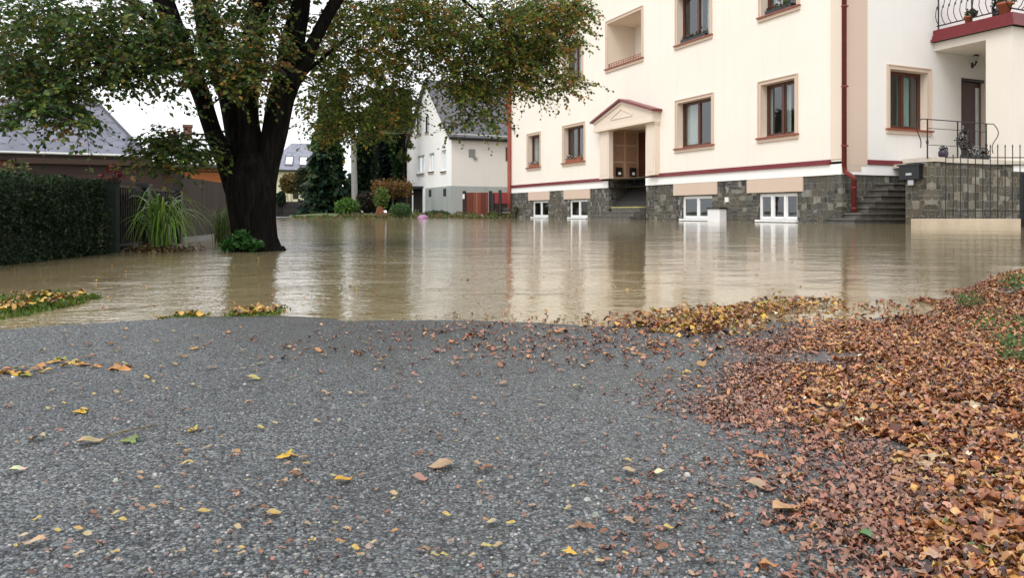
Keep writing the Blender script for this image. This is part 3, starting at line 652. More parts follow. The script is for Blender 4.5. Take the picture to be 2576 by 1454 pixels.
foliage_ball(p+Vector((-.2,0,.75)), .16, 90, .07, [(.02,.03,.02,2),(.55,.55,.5,1)], 'foliage', M['leaf'], o); foliage_ball(p+Vector((.0,0,.5)), .18, 90, .07, [(.012,.014,.012,3),(.5,.5,.5,.3)], 'foliage', M['leaf'], o)
for i, (x, lab, pal) in enumerate(((2452,'low black trough of white flowers in front of the front door',[(.03,.05,.03,2),(.6,.62,.62,1.4)]),(2478,'small black pot of dark leaves at the right end of the terrace',[(.015,.022,.012,3),(.3,.3,.3,.3)]))):
    p = Vector(TF.p(TF.off(.5).a(x), 2.08, .5)); o = thing('flower_pot', p, lab, 'flower pot')
    m = MB(); m.lathe(p, [(.0,0),(.11,0),(.15,.2),(.13,.2),(.0,.17)]); m.build('pot', M['black'], o, smooth=True)
    foliage_ball(p+Vector((0,0,.3)), .2 if i == 0 else .13, 130, .06, pal, 'foliage', M['leaf'], o)
# letter box on the terrace side
p = Vector(TL.p(TL.a(2296), 1.5, 0)); o = thing('letter_box', p, 'black letter box with round intercom on the left side of the terrace wall', 'letter box')
m = MB(); a_ = TL.a(2296); m.boxp(TL, a_-.35, a_+.35, 1.42, 1.85, -.18, -.002); m.boxp(TL, a_-.4, a_+.4, 1.85, 1.9, -.22, -.002); m.build('box', M['black'], o, bevel=.01)
m = MB(); m.boxp(TL, a_-.1, a_+.1, 1.55, 1.62, -.19, -.18); m.build('flap', M['steel'], o)
m = MB(); m.boxp(TL, a_-.1, a_+.1, 1.24, 1.40, -.1, -.002); m.build('intercom', M['steel'], o)
# wall lamp
a_ = WG.a(2443); zl = WG.z(2443, 150); p = Vector(WG.p(a_, zl, 0)); o = thing('wall_lamp', p, 'black lantern lamp on the wall above the brown front door', 'wall lamp')
def wl(a__, z__, d__): return WG.p(a_+a__, zl+z__, d__)
m = MB(); m.tube([wl(.05,-.2,0), wl(.05,-.22,-.1), wl(.02,-.1,-.2)], .03, 8); m.boxp(WG, a_, a_+.1, zl-.3, zl-.1, -.03, 0)
c_ = Vector(wl(-.02,-.1,-.2)); m.lathe(c_, [(.0,-.06),(.05,0),(.02,.02)], 8); m.lathe(c_, [(.11,.2),(.06,.28),(.0,.34)], 8); m.build('bracket', M['iron'], o)
m = MB(); m.lathe(c_, [(.05,.02),(.095,.2)], 8); m.build('lantern_glass', simple('lamp_glass', (.4,.45,.43), .2), o)
# balcony pots
for i, (x, s_, lab) in enumerate(((2436, .9, 'smaller terracotta pot of trailing green leaves on the balcony edge'), (2528, 1.5, 'bigger terracotta pot of leafy greenery at the balcony corner'))):
    QQ = Q.off(.05); p = Vector(QQ.p(QQ.a(x), zft+(.0), 0)); o = thing('potted_plant', p, lab, 'potted plant', 'potted plants on the balcony')
    m = MB(); m.lathe(p, [(.0,0),(.10*s_,0),(.14*s_,.2*s_),(.16*s_,.2*s_),(.16*s_,.26*s_),(.12*s_,.26*s_),(.0,.22*s_)]); m.build('pot', M['terracotta'], o, smooth=True)
    foliage_ball(p+Vector((.1,0,.36*s_)), .24*s_, 260, .08, [(.03,.05,.02,3),(.05,.08,.03,2),(.12,.15,.08,.5)], 'foliage', M['leaf'], o, .7)
# dark conifer in a tub at the balcony
QQ = Q.off(.4); p = Vector(QQ.p(QQ.a(2510), zft, 0)); o = thing('balcony_shrub', p, 'upright dark shrub between the two terracotta pots on the balcony', 'shrub')
m = MB(); m.lathe(p, [(.0,0),(.15,0),(.18,.25),(.0,.22)]); m.build('tub', M['black'], o, smooth=True)
for k in range(3): foliage_ball(p+Vector((0,0,.4+.28*k)), .2, 180, .08, [(.01,.018,.014,2),(.03,.04,.035,1)], 'foliage', M['leaf'], o, 1.2)
# spiked fence on the pale kerb
FC = Plane((at(2318, HY, 19.0).x, 19.0), Vector((1,0,0)), Vector((0,1,0)))
fk = thing('spiked_fence', FC.p(1, 0, .25), 'black iron fence with spear tips on a pale concrete kerb before the terrace', 'fence')
m = MB(); m.boxp(FC, 0, FC.a(2568), -.4, .215, 0, .5); m.build('kerb', M['concrete'], fk, bevel=.015)
FB = FC.off(.25)
m = MB()
for zz in (FB.z(2450,396), FB.z(2540,414), .42): m.boxp(FB, FB.a(2379), FB.a(2660), zz-.012, zz+.012, -.012, .012)
m.build('rail', M['iron'], fk)
x = 2379.0; 
while x < 2660:
    m = MB(); a_ = FB.a(x); zt = FB.z(x, 362); m.boxp(FB, a_-.008, a_+.008, .21, zt-.08, -.008, .008)
    if x > 2480 : m.lathe(Vector(FB.p(a_, zt-.09, 0)), [(.0,0),(.022,.02),(.0,.1)], 6)
    else: m = MB(); m.boxp(FB, a_-.008, a_+.008, .21, FB.z(x, 392), -.008, .008); m.lathe(Vector(FB.p(a_, FB.z(x,392)-.01, 0)), [(.0,0),(.02,.02),(.0,.06)], 6)
    m.build('bar', M['iron'], fk); x += 18.7
m = MB(); m.boxp(FB, FB.a(2571), FB.a(2585), -.4, 1.4, -.08, .08); m.build('gate_post', M['black'], fk)
# white meter cabinet beside the plinth
a0, a1 = ar(1795.5, 1826); o = thing('meter_cabinet', FA.p((a0+a1)/2, 0, -.3), 'white meter cabinet with dark lid against the stone plinth', 'cabinet')
m = MB(); m.boxp(FA, a0, a1, -.3, .52, -.32, .025); m.build('box', M['whitebox'], o, bevel=.01)
m = MB(); m.boxp(FA, a0-.04, a1+.04, .52, .585, -.36, .026); m.build('lid', M['black'], o)
a0, a1 = ar(1825, 1833); m = MB(); m.boxp(FA, a0, a1, .8, 1.0, -.04, .025); tag(m.build('junction_box', M['whitebox'], bevel=.005), 'small white junction box on the stone plinth above the meter cabinet', 'junction box')
# window flowers
for i, ((a, b), z, lab, pal) in enumerate(((GW[1], gs, 'window box of orange and white flowers on a ground floor sill', [(.05,.08,.03,2),(.6,.16,.04,1.3),(.7,.65,.6,1)]), (GW[0], gs, 'pale flowers on the narrow ground floor window sill', [(.1,.1,.06,1),(.5,.42,.4,1)]),
        (UW[1], us, 'trailing houseplants and dark pots on the middle upper window sill', [(.03,.05,.025,3),(.3,.25,.2,.6),(.3,.05,.08,.4)]), (UW[2], us, 'green plants and red blooms on the right upper window sill', [(.06,.12,.05,3),(.3,.04,.06,.7)]))):
    o = thing('window_box', FA.p((a+b)/2, z, .08), lab, 'window box')
    m = MB(); q0, q1 = a+(b-a)*.12, b-(b-a)*.12; m.boxp(FA, q0, q1, z-.015, z+.14, -.06, .14); m.build('trough', M['terracotta'] if i < 2 else M['black'], o)
    n = 160; cc = np.array([FA.p(q0+(q1-q0)*RNG.uniform(), z+.12+abs(RNG.normal(0,.11)), .04+RNG.normal(0,.07)) for _ in range(n)])
    cards(cc, unit(n), unit(n), RNG.uniform(.07,.13,n), palette(n, pal), 'flowers', M['leaf'], o)
# ------------------------------------------------------------------ WHITE GABLED HOUSE
WO = at(1136, HY, 56); GB = Plane((WO.x, WO.y), U, V); SD = Plane((WO.x, WO.y), V, U)
wh = thing('gabled_house', (WO.x, WO.y, 0), 'white gabled house with dark slate roof and grey plinth beyond the flood', 'house')
gw_ = GB.a(1023.6); ez = SD.z(1136, 335); gap_ = GB.z(1075, 203); PZ = GB.z(1136, 467); SW = SD.a(1300) + 1
Wh = [ar(1049,1060,GB)+(GB.z(1054,336),GB.z(1054,284)), ar(1071,1079,GB)+(GB.z(1075,331),GB.z(1075,291))]
W1 = [ar(1050,1068,GB)+(GB.z(1059,436),GB.z(1059,391)), ar(1079,1092,GB)+(GB.z(1085,431),GB.z(1085,385)), ar(1110,1122.5,GB)+(GB.z(1116,430),GB.z(1116,377))]
m = MB(); wall_holes(m, GB, 0, gw_, PZ, ez, W1, depth=.25)
# gable triangle as strips around the two upper windows
hm = gw_/2; hs = Wh
def gz_at(a): return ez + (gap_-ez) * (1 - abs(a-hm)/hm)
cuts = sorted({0, gw_, hm} | {x for h in hs for x in h[:2]})
for i in range(len(cuts)-1):
    c0, c1 = cuts[i], cuts[i+1]; cm = (c0+c1)/2; hh = [h for h in hs if h[0] < cm < h[1]]
    if hh:
        h = hh[0]; m.face([GB.p(c0,ez), GB.p(c1,ez), GB.p(c1,h[2]), GB.p(c0,h[2])]); m.face([GB.p(c0,h[3]), GB.p(c1,h[3]), GB.p(c1,gz_at(c1)), GB.p(c0,gz_at(c0))])
    else: m.face([GB.p(c0,ez), GB.p(c1,ez), GB.p(c1,gz_at(c1)), GB.p(c0,gz_at(c0))])
m.build('wall', [M['white_plaster'], M['white_plaster']], wh)
for h in Wh + W1: window(wh, GB, h[0], h[1], h[2], h[3], d=.15, sashes=2 if h[1]-h[0] > 1 else 1, fm='whiteframe', sur=False, sill='black' , curtains=None, fw=.09)
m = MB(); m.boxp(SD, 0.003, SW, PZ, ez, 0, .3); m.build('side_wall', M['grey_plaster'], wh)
m = MB(); m.boxp(GB, -.04, gw_, -.5, PZ, -.04, .3); m.boxp(SD, .3, SW, -.5, PZ-.02, -.04, .3); m.build('plinth', M['plinth_render'], wh)
for x, y in ((1083,486),(1120,484)): m = MB(); a_ = GB.a(x); z_ = GB.z(x, y); m.boxp(GB, a_-.35, a_+.35, z_-.3, z_+.3, -.05, -.03); m.build('vent_window', M['dark'], wh)
m = MB(); a0, a1 = ar(1038,1064,GB); m.boxp(GB, a0, a1, .0, GB.z(1050,474), -.06, -.03); m.build('door', M['dark'], wh)
m = MB(); m.boxp(GB, a0-.2, a1+.1, GB.z(1050,476), GB.z(1050,470), -1.0, -.04); cn = m.build('door_canopy', M['black'], wh)
for x in (1036, 1066): m = MB(); a_ = GB.off(-.95).a(x); m.boxp(GB, a_-.1, a_+.1, -.3, GB.z(1050,478), -1.0, -.85); m.build('post', M['whiteframe'], cn)
m = MB()
ov = .35
for s_ in (0, 1):
    e0 = (-ov, ez-.35) if s_ == 0 else (gw_+ov, ez-.35)
    q = [GB.p(e0[0], e0[1], -.3), GB.p(hm, gap_+.12, -.3), GB.p(hm, gap_+.12, SW+.5), GB.p(e0[0], e0[1], SW+.5)]
    L = math.hypot(hm, gap_-ez); m.face(q, [(0,0),(0,L),(SW,L),(SW,0)])
    q2 = [(x, y, z-.18) for x, y, z in q]; m.face(q2)
    for i in range(4): j = (i+1) % 4; m.face([q[i], q[j], q2[j], q2[i]])
m.build('roof', M['slate'], wh)
m = MB(); m.tube([GB.p(-.42, ez-.38, -.3), GB.p(-.42, ez-.38, SW)], .13, 8); m.build('gutter', M['black'], wh)
m = MB(); z_ = SD.z(1190, 385); a_ = SD.a(1187); m.boxp(SD, a_-.25, a_+.25, z_-.3, z_+.3, -.06, .0); m.boxp(SD, SD.a(1195)-.13, SD.a(1195)+.13, SD.z(1195,401), SD.z(1195,395), -.12, 0); m.build('wall_box', M['jamb'], wh)
m = MB(); m.boxp(SD, SD.a(1272), SD.a(1284), SD.z(1278,405), SD.z(1278,370), -.05, .0); m.build('side_window', M['brownframe'], wh)
# red gate and dark posts between the houses
GP = Plane((at(1169, HY, 51).x, 51), Vector((1,0,0)), Vector((0,1,0)))
o = thing('red_gate', GP.p(1, 0, 0), 'rust red double board gate between the white house and apartment house', 'gate')
for x0, x1 in ((1171,1199),(1200,1228)): m = MB(); m.boxp(GP, GP.a(x0), GP.a(x1), -.05, GP.z(x0,484), 0, .08); m.build('leaf', M['redboards'], o)
for x in (1168, 1234): m = MB(); m.boxp(GP, GP.a(x)-.12, GP.a(x)+.12, -.3, GP.z(x,480), -.1, .15); m.build('post', M['blackboards'], o)
m = MB(); m.boxp(GP, GP.a(1164), GP.a(1169), GP.z(1164,500), GP.z(1164,488), -.2, -.1); m.build('lamp', M['whitebox'], o)
o = thing('red_shed', GP.p(3.2, 0, 2), 'low shed of bright red boards behind the dark poles', 'shed')
GP2 = GP.off(-.8)
m = MB(); m.boxp(GP2, GP2.a(1238), GP2.a(1284), GP2.z(1240,512), GP2.z(1240,484), 0, .6); m.build('board_front', simple('red_paint', (.25,.025,.025), .5), o)
m = MB(); m.boxp(GP2, GP2.a(1237), GP2.a(1289), -.2, GP2.z(1240,512), .05, .6); m.build('base', M['darkboards'], o)
GP3 = GP.off(-2)
for x, y, lab in ((1258,478,'tall black pole in front of the red shed'),(1240,487,'shorter black post at the right end of the red gate')):
    m = MB(); m.tube([GP3.p(GP3.a(x), -.3, 0), GP3.p(GP3.a(x), GP3.z(x, y), 0)], .11, 8); tag(m.build('fence_post', M['black']), lab, 'post')
o = thing('garden_bench', GP3.p(GP3.a(1272), 0, 0), 'dark slatted garden bench standing in water beside the apartment house', 'bench')
g0, g1 = GP3.a(1262), GP3.a(1284)
for z_, d_ in ((.34, .0), (.50, .25), (.62, .30)): m = MB(); m.boxp(GP3, g0, g1, z_, z_+.07, d_, d_+.1 if z_ > .4 else .3); m.build('slat', M['step'] if z_ > .4 else M['jamb'], o)
for g_ in (g0+.05, g1-.1): m = MB(); m.boxp(GP3, g_, g_+.06, -.3, .62, .22, .28); m.boxp(GP3, g_, g_+.06, -.3, .34, .0, .06); m.build('leg', M['iron'], o)
# ------------------------------------------------------------------ LEFT HOUSE (slate hip roof)
LO = Vector((-15.23, 22.0, 0)); LH = Plane((LO.x, LO.y), V, U)
lh = thing('hip_roof_house', (LO.x+2, LO.y+2, 0), 'low dark timber house with grey tiled hip roof behind the hedge', 'house')
EZ, RZ = 2.2, 4.08; tE, tR = 3.95, 2.37
m = MB()
def rp(a, z, d): return LH.p(a, z, d)
m.face([rp(-9,EZ,0), rp(tE,EZ,0), rp(tR,RZ,3), rp(-9,RZ+.12,3)], [(-9,0),(tE,0),(tR,3.6),(-9,3.6)])
m.face([rp(tE,EZ,0), rp(tE,EZ,6), rp(tR,RZ,3)], [(0,0),(6,0),(3,3.4)]); m.face([rp(-9,EZ,6), rp(tE,EZ,6), rp(tR,RZ,3), rp(-9,RZ+.12,3)], [(-9,0),(tE,0),(tR,3.6),(-9,3.6)])
m.face([rp(-9,EZ-.06,0), rp(tE,EZ-.06,0), rp(tE,EZ-.06,6), rp(-9,EZ-.06,6)])
m.build('roof', M['slate_left'], lh)
m = MB(); m.tube([rp(-9,EZ-.02,-.05), rp(tE,EZ-.02,-.05)], .035, 8); m.build('gutter', M['tin'], lh)
m = MB(); m.tube([rp(-9,RZ+.14,3), rp(tR,RZ+.02,3)], .05, 6); m.tube([rp(tR,RZ+.02,3), rp(tE,EZ+.02,0)], .045, 6); m.build('ridge_cap', M['slate'], lh)
m = MB(); m.boxp(LH, -9, tE-.15, EZ-.24, EZ-.07, .06, .4); m.build('fascia', M['darkboards'], lh)
m = MB(); m.boxp(LH, LH.off(.5).a(38), tE-.2, -.5, EZ-.24, .5, 5.5); m.build('wall', M['darkboards'], lh)
m = MB(); m.boxp(LH, -9, LH.off(.5).a(38), -.5, EZ-.24, .45, 5.5); m.build('brick_wall', M['brick'], lh)
# timber outbuilding between house and street
OB = Plane((at(60, HY, 14.0).x, 14.0), V, U)
ob = thing('timber_shed', OB.p(1.5, 0, 0), 'dark brown timber shed with lighter top beam behind the garden gate', 'shed')
zt = OB.z(300, 416); m = MB(); m.boxp(OB, 0, OB.a(444), -.5, zt, 0, 2.5); m.build('wall', M['darkboards'], ob)
m = MB(); m.boxp(OB, -.1, OB.a(446), zt, zt+.10, -.1, 2.6); m.build('top_beam', M['brownbeam'], ob)
# ------------------------------------------------------------------ hedge, gate, board fence
def ln(x): return x
HX0 = (-3.60, 5.15); HX1 = (-3.70, 6.75); hd = Vector((HX1[0]-HX0[0], HX1[1]-HX0[1], 0)).normalized(); hn = Vector((-hd.y, hd.x, 0))
HP = Plane((HX0[0]+hd.x*-2.6, HX0[1]+hd.y*-2.6), hd, hn)
hz = .66; hl = 2.6+1.62
hg = thing('hedge', HP.p(hl/2, 0, .4), 'dense dark green clipped hedge on the left standing in flood water', 'hedge')
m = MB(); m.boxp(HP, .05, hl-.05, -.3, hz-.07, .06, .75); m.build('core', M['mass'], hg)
n = 26000; P_ = []
for _ in range(n):
    a_ = random.uniform(0, hl); r = random.random()
    if r < .70: z_, d_ = random.uniform(-.05, hz), random.uniform(-.02,.06)
    elif r < .88: z_, d_ = hz - random.uniform(.0,.07), random.uniform(0,.8)
    else: a_, z_, d_ = hl - random.uniform(-.03,.05), random.uniform(-.05,hz), random.uniform(0,.8)
    b_ = .07*noise.noise(Vector((a_*2.2, z_*3, d_*2))) + .04*noise.noise(Vector((a_*9, z_*9, d_*9))) + (abs(random.gauss(0,.035)) if random.random() < .05 else 0) ; P_.append(HP.p(a_, z_ + b_*.7, d_ + b_))
D_ = unit(n) + np.array([0.3,0,.5]); cards(P_, D_, unit(n)+np.array([.7,-.4,.3]), RNG.uniform(.018,.036,n), palette(n, [(.012,.030,.010,4),(.022,.048,.014,3),(.06,.075,.022,.6)]), 'foliage', M['leaf'], hg)
# garden gate with dark posts
GTa, GTb = Vector((-3.72,6.85,0)), Vector((-4.15,9.2,0)); gd = (GTb-GTa).normalized(); GT = Plane((GTa.x, GTa.y), gd, Vector((-gd.y, gd.x, 0))); gl = (GTb-GTa).length
g_ = thing('garden_gate', GTa, 'dark green metal garden gate with mesh infill beside the hedge', 'gate')
for a_ in (0.02, gl*.42, gl-.05): m = MB(); m.boxp(GT, a_, a_+.11, -.3, .66, -.04, .07); m.boxp(GT, a_-.01, a_+.12, .66, .685, -.05, .08); m.build('post', simple('dark_green_metal', (.010,.018,.013), .85) if a_ < .1 else M['black'], g_)
m = MB(); m.boxp(GT, .1, gl, .62, .645, 0, .02); m.boxp(GT, .1, gl, .05, .075, 0, .02)
k = .1
while k < gl: m.boxp(GT, k, k+.012, .05, .62, .003, .017); k += .07
m.build('bars', M['iron'], g_)
m = MB(); m.boxp(GT, .1, gl, -.3, .57, .04, .06); m.build('infill', M['blackboards'], g_)
# board fence
B0, B1 = Vector((-4.20,8.6,0)), Vector((-4.66,12.3,0)); bd = (B1-B0).normalized(); BP = Plane((B0.x, B0.y), bd, Vector((-bd.y, bd.x, 0))); bl = (B1-B0).length
bf = thing('board_fence', B0, 'tall brown vertical board fence left of the big tree', 'fence')
m = MB(); m.boxp(BP, BP.a(436), bl, .05, BP.z(470, 446), 0, .03); m.build('boards', M['brownboards'], bf)
m = MB(); m.boxp(BP, .05, bl+1, -.4, .045, -.10, .12); m.build('kerb', M['jamb'], bf)
for a_ in (BP.a(436), bl-.1): m = MB(); m.boxp(BP, a_, a_+.09, -.3, BP.z(470, 442), -.09, -.001); m.build('post', M['darkboards'], bf)
OR = Plane((at(444, HY, 15).x, 15), V, U); orr = thing('orange_shed', OR.p(.5, 0, .5), 'bright orange board wall showing above the brown fence', 'shed')
m = MB(); m.boxp(OR, 0, OR.a(575), -.4, OR.z(500, 421), 0, 1.2); m.build('wall', M['orangeboards'], orr)
m = MB(); m.boxp(OR, -.1, OR.a(580), OR.z(500,421), OR.z(500,414), -.15, 1.3); m.build('roof', M['slate'], orr)
# far house with a brick chimney
CH = Plane((at(440, HY, 60).x, 60), V, U); ch = thing('far_house', CH.p(1, 0, 0), 'distant pale roofed house with red brick chimney left of the tree', 'house')
m = MB(); zt = CH.z(480, 338); z0 = CH.z(480, 380); a0, a1 = CH.a(430), CH.a(540)
m.face([CH.p(a0,z0,0), CH.p(a1,z0,0), CH.p(a1-1.2,zt,3), CH.p(a0+1.0,zt,3)]); m.face([CH.p(a0,z0,6), CH.p(a1,z0,6), CH.p(a1-1.2,zt,3), CH.p(a0+1.0,zt,3)]); m.face([CH.p(a1,z0,0), CH.p(a1,z0,6), CH.p(a1-1.2,zt,3)]); m.face([CH.p(a0,z0,0), CH.p(a0,z0,6), CH.p(a0+1.0,zt,3)])
rf = m.build('roof', M['tin'], ch)
CH2 = CH.off(3)
m = MB(); m.boxp(CH2, CH2.a(461), CH2.a(483), zt-.4, CH2.z(470,318), -.4, .4); m.boxp(CH2, CH2.a(459), CH2.a(485), CH2.z(470,320), CH2.z(470,314), -.5, .5); m.build('chimney', M['brick'], rf)
m = MB(); m.boxp(CH, a0+.3, a1-.3, -.2, z0, .3, 5.7); m.build('wall', M['white_plaster'], ch)
# far house with skylights
SK = Plane((at(690, HY, 85).x, 85), V, U); sk = thing('skylight_house', SK.p(2, 0, 0), 'distant yellow house with blue grey roof and two skylights', 'house')
ze = SK.z(740, 428); zr = SK.z(740, 352); a0, a1 = SK.a(668), SK.a(850)
m = MB(); m.face([SK.p(a0,ze,0), SK.p(a1,ze,0), SK.p(a1-1,zr,4), SK.p(a0+3.4,zr,4)], [(0,0),(a1-a0,0),(a1-a0,6),(2,6)]); m.face([SK.p(a0,ze,8), SK.p(a1,ze,8), SK.p(a1-1,zr,4), SK.p(a0+3.4,zr,4)])
m.face([SK.p(a0,ze,0), SK.p(a0,ze,8), SK.p(a0+3.4,zr,4)]); m.face([SK.p(a1,ze,0), SK.p(a1,ze,8), SK.p(a1-1,zr,4)]); rf = m.build('roof', M['slate_blue'], sk)
for x in (726, 762):
    k = .28; a_ = SK.a(x-6); m = MB()
    def rr_(a, t, up=.06): return SK.p(a, ze+(zr-ze)*t+up, 4*t-up)
    m.face([rr_(a_,.2), rr_(a_+.75,.2), rr_(a_+1.0,.46), rr_(a_+.25,.46)]); m.build('skylight', M['whitebox'], rf)
    m = MB(); m.face([rr_(a_-.1,.15,.04), rr_(a_+.85,.15,.04), rr_(a_+1.12,.5,.04), rr_(a_+.15,.5,.04)]); m.build('skylight_frame', M['slate'], rf)
m = MB(); m.boxp(SK, a0+.5, a1-.2, -.2, ze, .4, 7.6); m.build('wall', M['yellowwall'], sk)
m = MB()
m.boxp(SK, SK.a(738), SK.a(752), SK.z(745,500), SK.z(745,478), .36, .398); m.build('window', M['dark'], sk)
m = MB(); m.tube([SK.p(a0, ze-.05, -.1), SK.p(a1, ze-.05, -.1)], .1, 6); m.build('gutter', M['black'], sk)
# far dark fence
FF = Plane((at(692, HY, 66).x, 66), Vector((1,0,0)), Vector((0,1,0)))
for i, (x0, x1, yt, lab) in enumerate(((697,752,507,'dark low board fence nearest the round clipped shrub'),(753,865,503,'long dark low board fence below the pale bushes'))):
    FF2 = FF.off(-i*2.0); o = thing('low_fence', FF2.p(FF2.a(x0), 0, 0), lab, 'fence')
    m = MB(); m.boxp(FF2, FF2.a(x0), FF2.a(x1), .0, FF2.z(x0, yt), 0, .08); m.build('boards', M['blackboards'], o)
    for x in np.linspace(x0, x1, 3 if i else 2): m = MB(); m.boxp(FF2, FF2.a(x)-.1, FF2.a(x)+.1, -.1, FF2.z(x0, yt-3), -.1, -.002); m.build('post', M['blackboards'], o)
# utility pole with wires
p = at(889, HY, 58); o = thing('utility_pole', (p.x, p.y, 0), 'grey utility pole with wires between the dark conifers', 'utility pole')
zt = at(886, 240, 58).z; m = MB(); m.tube([(p.x+.15, p.y, -.3), (p.x-.1, p.y, zt)], [.26, .17], 10); m.build('pole', M['concpole'], o, smooth=True)
m = MB(); m.box(p.x-.9, p.x+.8, p.y-.1, p.y+.1, zt-.5, zt-.35); m.build('crossarm', M['concpole'], o)
for k, (tx, ty, td) in enumerate(((1065, 322, 60), (1063, 327, 60), (600, 250, 70))):
    q = at(tx, ty, td); s0 = Vector((p.x-.1+.5*k-.5, p.y-.1, zt-2.2 if k < 2 else zt-.4)); m = MB(); m.tube([s0.lerp(q, t) - Vector((0,0,.5*4*t*(1-t))) for t in np.linspace(0,1,9)], .018, 4); m.build('wire', M['jamb'], o)
# ------------------------------------------------------------------ far vegetation
def conifer(x, ybot, ytop, wpx, d, pal, name, label, n=5000, size=.34, col_=False):
    b = at(x, ybot, d); top = at(x, ytop, d); b.z = 0; Ht = top.z; R = wpx/2/F*d
    o = thing(name, b, label, 'tree', 'dark conifers beyond the flood')
    m = MB(); m.tube([b-Vector((0,0,.3)), b+Vector((0,0,Ht*.9))], [R*.13+.05, .04], 8); m.build('trunk', M['bark'], o)
    t = RNG.uniform(0, 1, n) ** .8; lay = 12 if not col_ else 7
    prof = (1-t)**.8 * (.72+.28*np.abs(np.sin(t*lay*PI))) if not col_ else np.minimum(1, (1-t)*5) * (.85+.15*np.sin(t*9))*np.minimum(1,t*4+.5)
    an = RNG.uniform(0, 2*PI, n); cl_ = np.array([noise.noise(Vector((math.cos(q)*2.2, math.sin(q)*2.2, w_*9+x*.01))) for q, w_ in zip(an, t)]); k = RNG.uniform(.3, 1.08, n) * prof * R * (1+.22*np.sin(an*5+t*17)) * (1+.9*cl_)
    c = np.stack([b.x + np.cos(an)*k, b.y + np.sin(an)*k, Ht*(.06+.94*t) - .25*k], 1)
    D_ = np.stack([np.cos(an), np.sin(an), np.full(n, -.45)], 1) + unit(n)*.5
    cards(c, D_, unit(n)+np.array([0,0,.8]), RNG.uniform(.6,1.3,n)*size, palette(n, pal, .4), 'crown', M['leaf'], o); return o
dk = [(.015,.042,.026,4),(.028,.065,.032,3),(.075,.105,.032,1.6)]
conifer(822, 530, 262, 105, 62, dk, 'conifer_tree', 'broad blue green conifer left of the utility pole', 9000, .5)
conifer(918, 530, 285, 66, 66, dk, 'conifer_tree', 'narrow conifer just right of the utility pole', 6000, .45)
conifer(978, 530, 215, 62, 70, [(.012,.024,.020,4),(.025,.045,.024,2)], 'conifer_tree', 'darkest column shaped conifer between pole and white house', 7000, .5, True)
conifer(1012, 530, 240, 46, 68, [(.02,.05,.015,4),(.03,.07,.02,2)], 'conifer_tree', 'brighter green column conifer touching the white house', 6000, .45, True)
def bush(x, y, rx, ry, d, pal, name, label, cat='bush', n=900, size=.22, squash=None, grp=None):
    c = at(x, y, d); R = rx/F*d; b = Vector((c.x, c.y, 0)); o = thing(name, b, label, cat, grp)
    m = MB()
    for k in range(5): an = k*1.3; m.tube([b-Vector((0,0,.2)), Vector((c.x+math.cos(an)*R*.5, c.y+math.sin(an)*R*.5, c.z))], [.03,.012], 5)
    m.build('stem', M['twig'], o); foliage_ball(c, R, n, size, pal, 'foliage', M['leaf'], o, (ry/F*d)/R); return o
bush(730, 462, 26, 24, 75, [(.16,.11,.03,3),(.10,.10,.03,2),(.22,.12,.03,1)], 'garden_tree', 'small yellowing tree in front of the skylight house', 'tree', 1500, .3)
bush(765, 455, 24, 34, 72, [(.03,.04,.015,3),(.06,.07,.02,1)], 'garden_tree', 'dark leafy shrub right of the small yellowing tree', 'shrub', 1500, .3)
bush(707, 500, 12, 19, 66, [(.012,.035,.015,1)], 'clipped_shrub', 'small round clipped dark shrub by the far road', 'shrub', 1300, .14)
bush(790, 492, 32, 13, 65.5, [(.10,.16,.06,3),(.07,.12,.04,2)], 'garden_bush', 'wide pale green bush hanging over the low fence', 'bush', 1300, .2)
bush(838, 489, 26, 13, 64, [(.20,.24,.09,3),(.12,.16,.05,2)], 'garden_bush', 'yellow green feathery bush over the right end of low fence', 'bush', 1000, .22)
bush(873, 522, 30, 22, 50, [(.10,.20,.03,3),(.06,.14,.02,2)], 'garden_bush', 'bright green leafy bush at the water edge', 'bush', 1100, .2)
bush(960, 500, 18, 30, 52, [(.16,.22,.05,3),(.10,.16,.03,2)], 'garden_bush', 'upright lime green bush below the rust coloured vine', 'bush', 800, .18)
bush(1008, 528, 28, 17, 47, [(.05,.11,.03,3),(.08,.15,.04,1)], 'garden_bush', 'low green bush beside the pink dome', 'bush', 800, .13)
bush(1098, 538, 36, 8, 52, [(.04,.08,.03,3),(.08,.11,.04,1)], 'garden_bush', 'strip of low plants at the foot of the white house', 'plants', 900, .12)
bush(900, 478, 34, 42, 67, dk, 'garden_bush', 'dark shrub at the foot of the utility pole', 'shrub', 2200, .3)
bush(922, 508, 28, 26, 58, [(.03,.03,.02,3),(.06,.035,.03,1)], 'garden_bush', 'dull brown shrub left of the rust coloured vine', 'shrub', 1200, .2)
bush(1290+8, 528, 8, 10, 47, [(.25,.24,.16,2),(.12,.13,.08,2)], 'garden_bush', 'pale dry plant at the left corner of the stone plinth', 'plant', 300, .12)
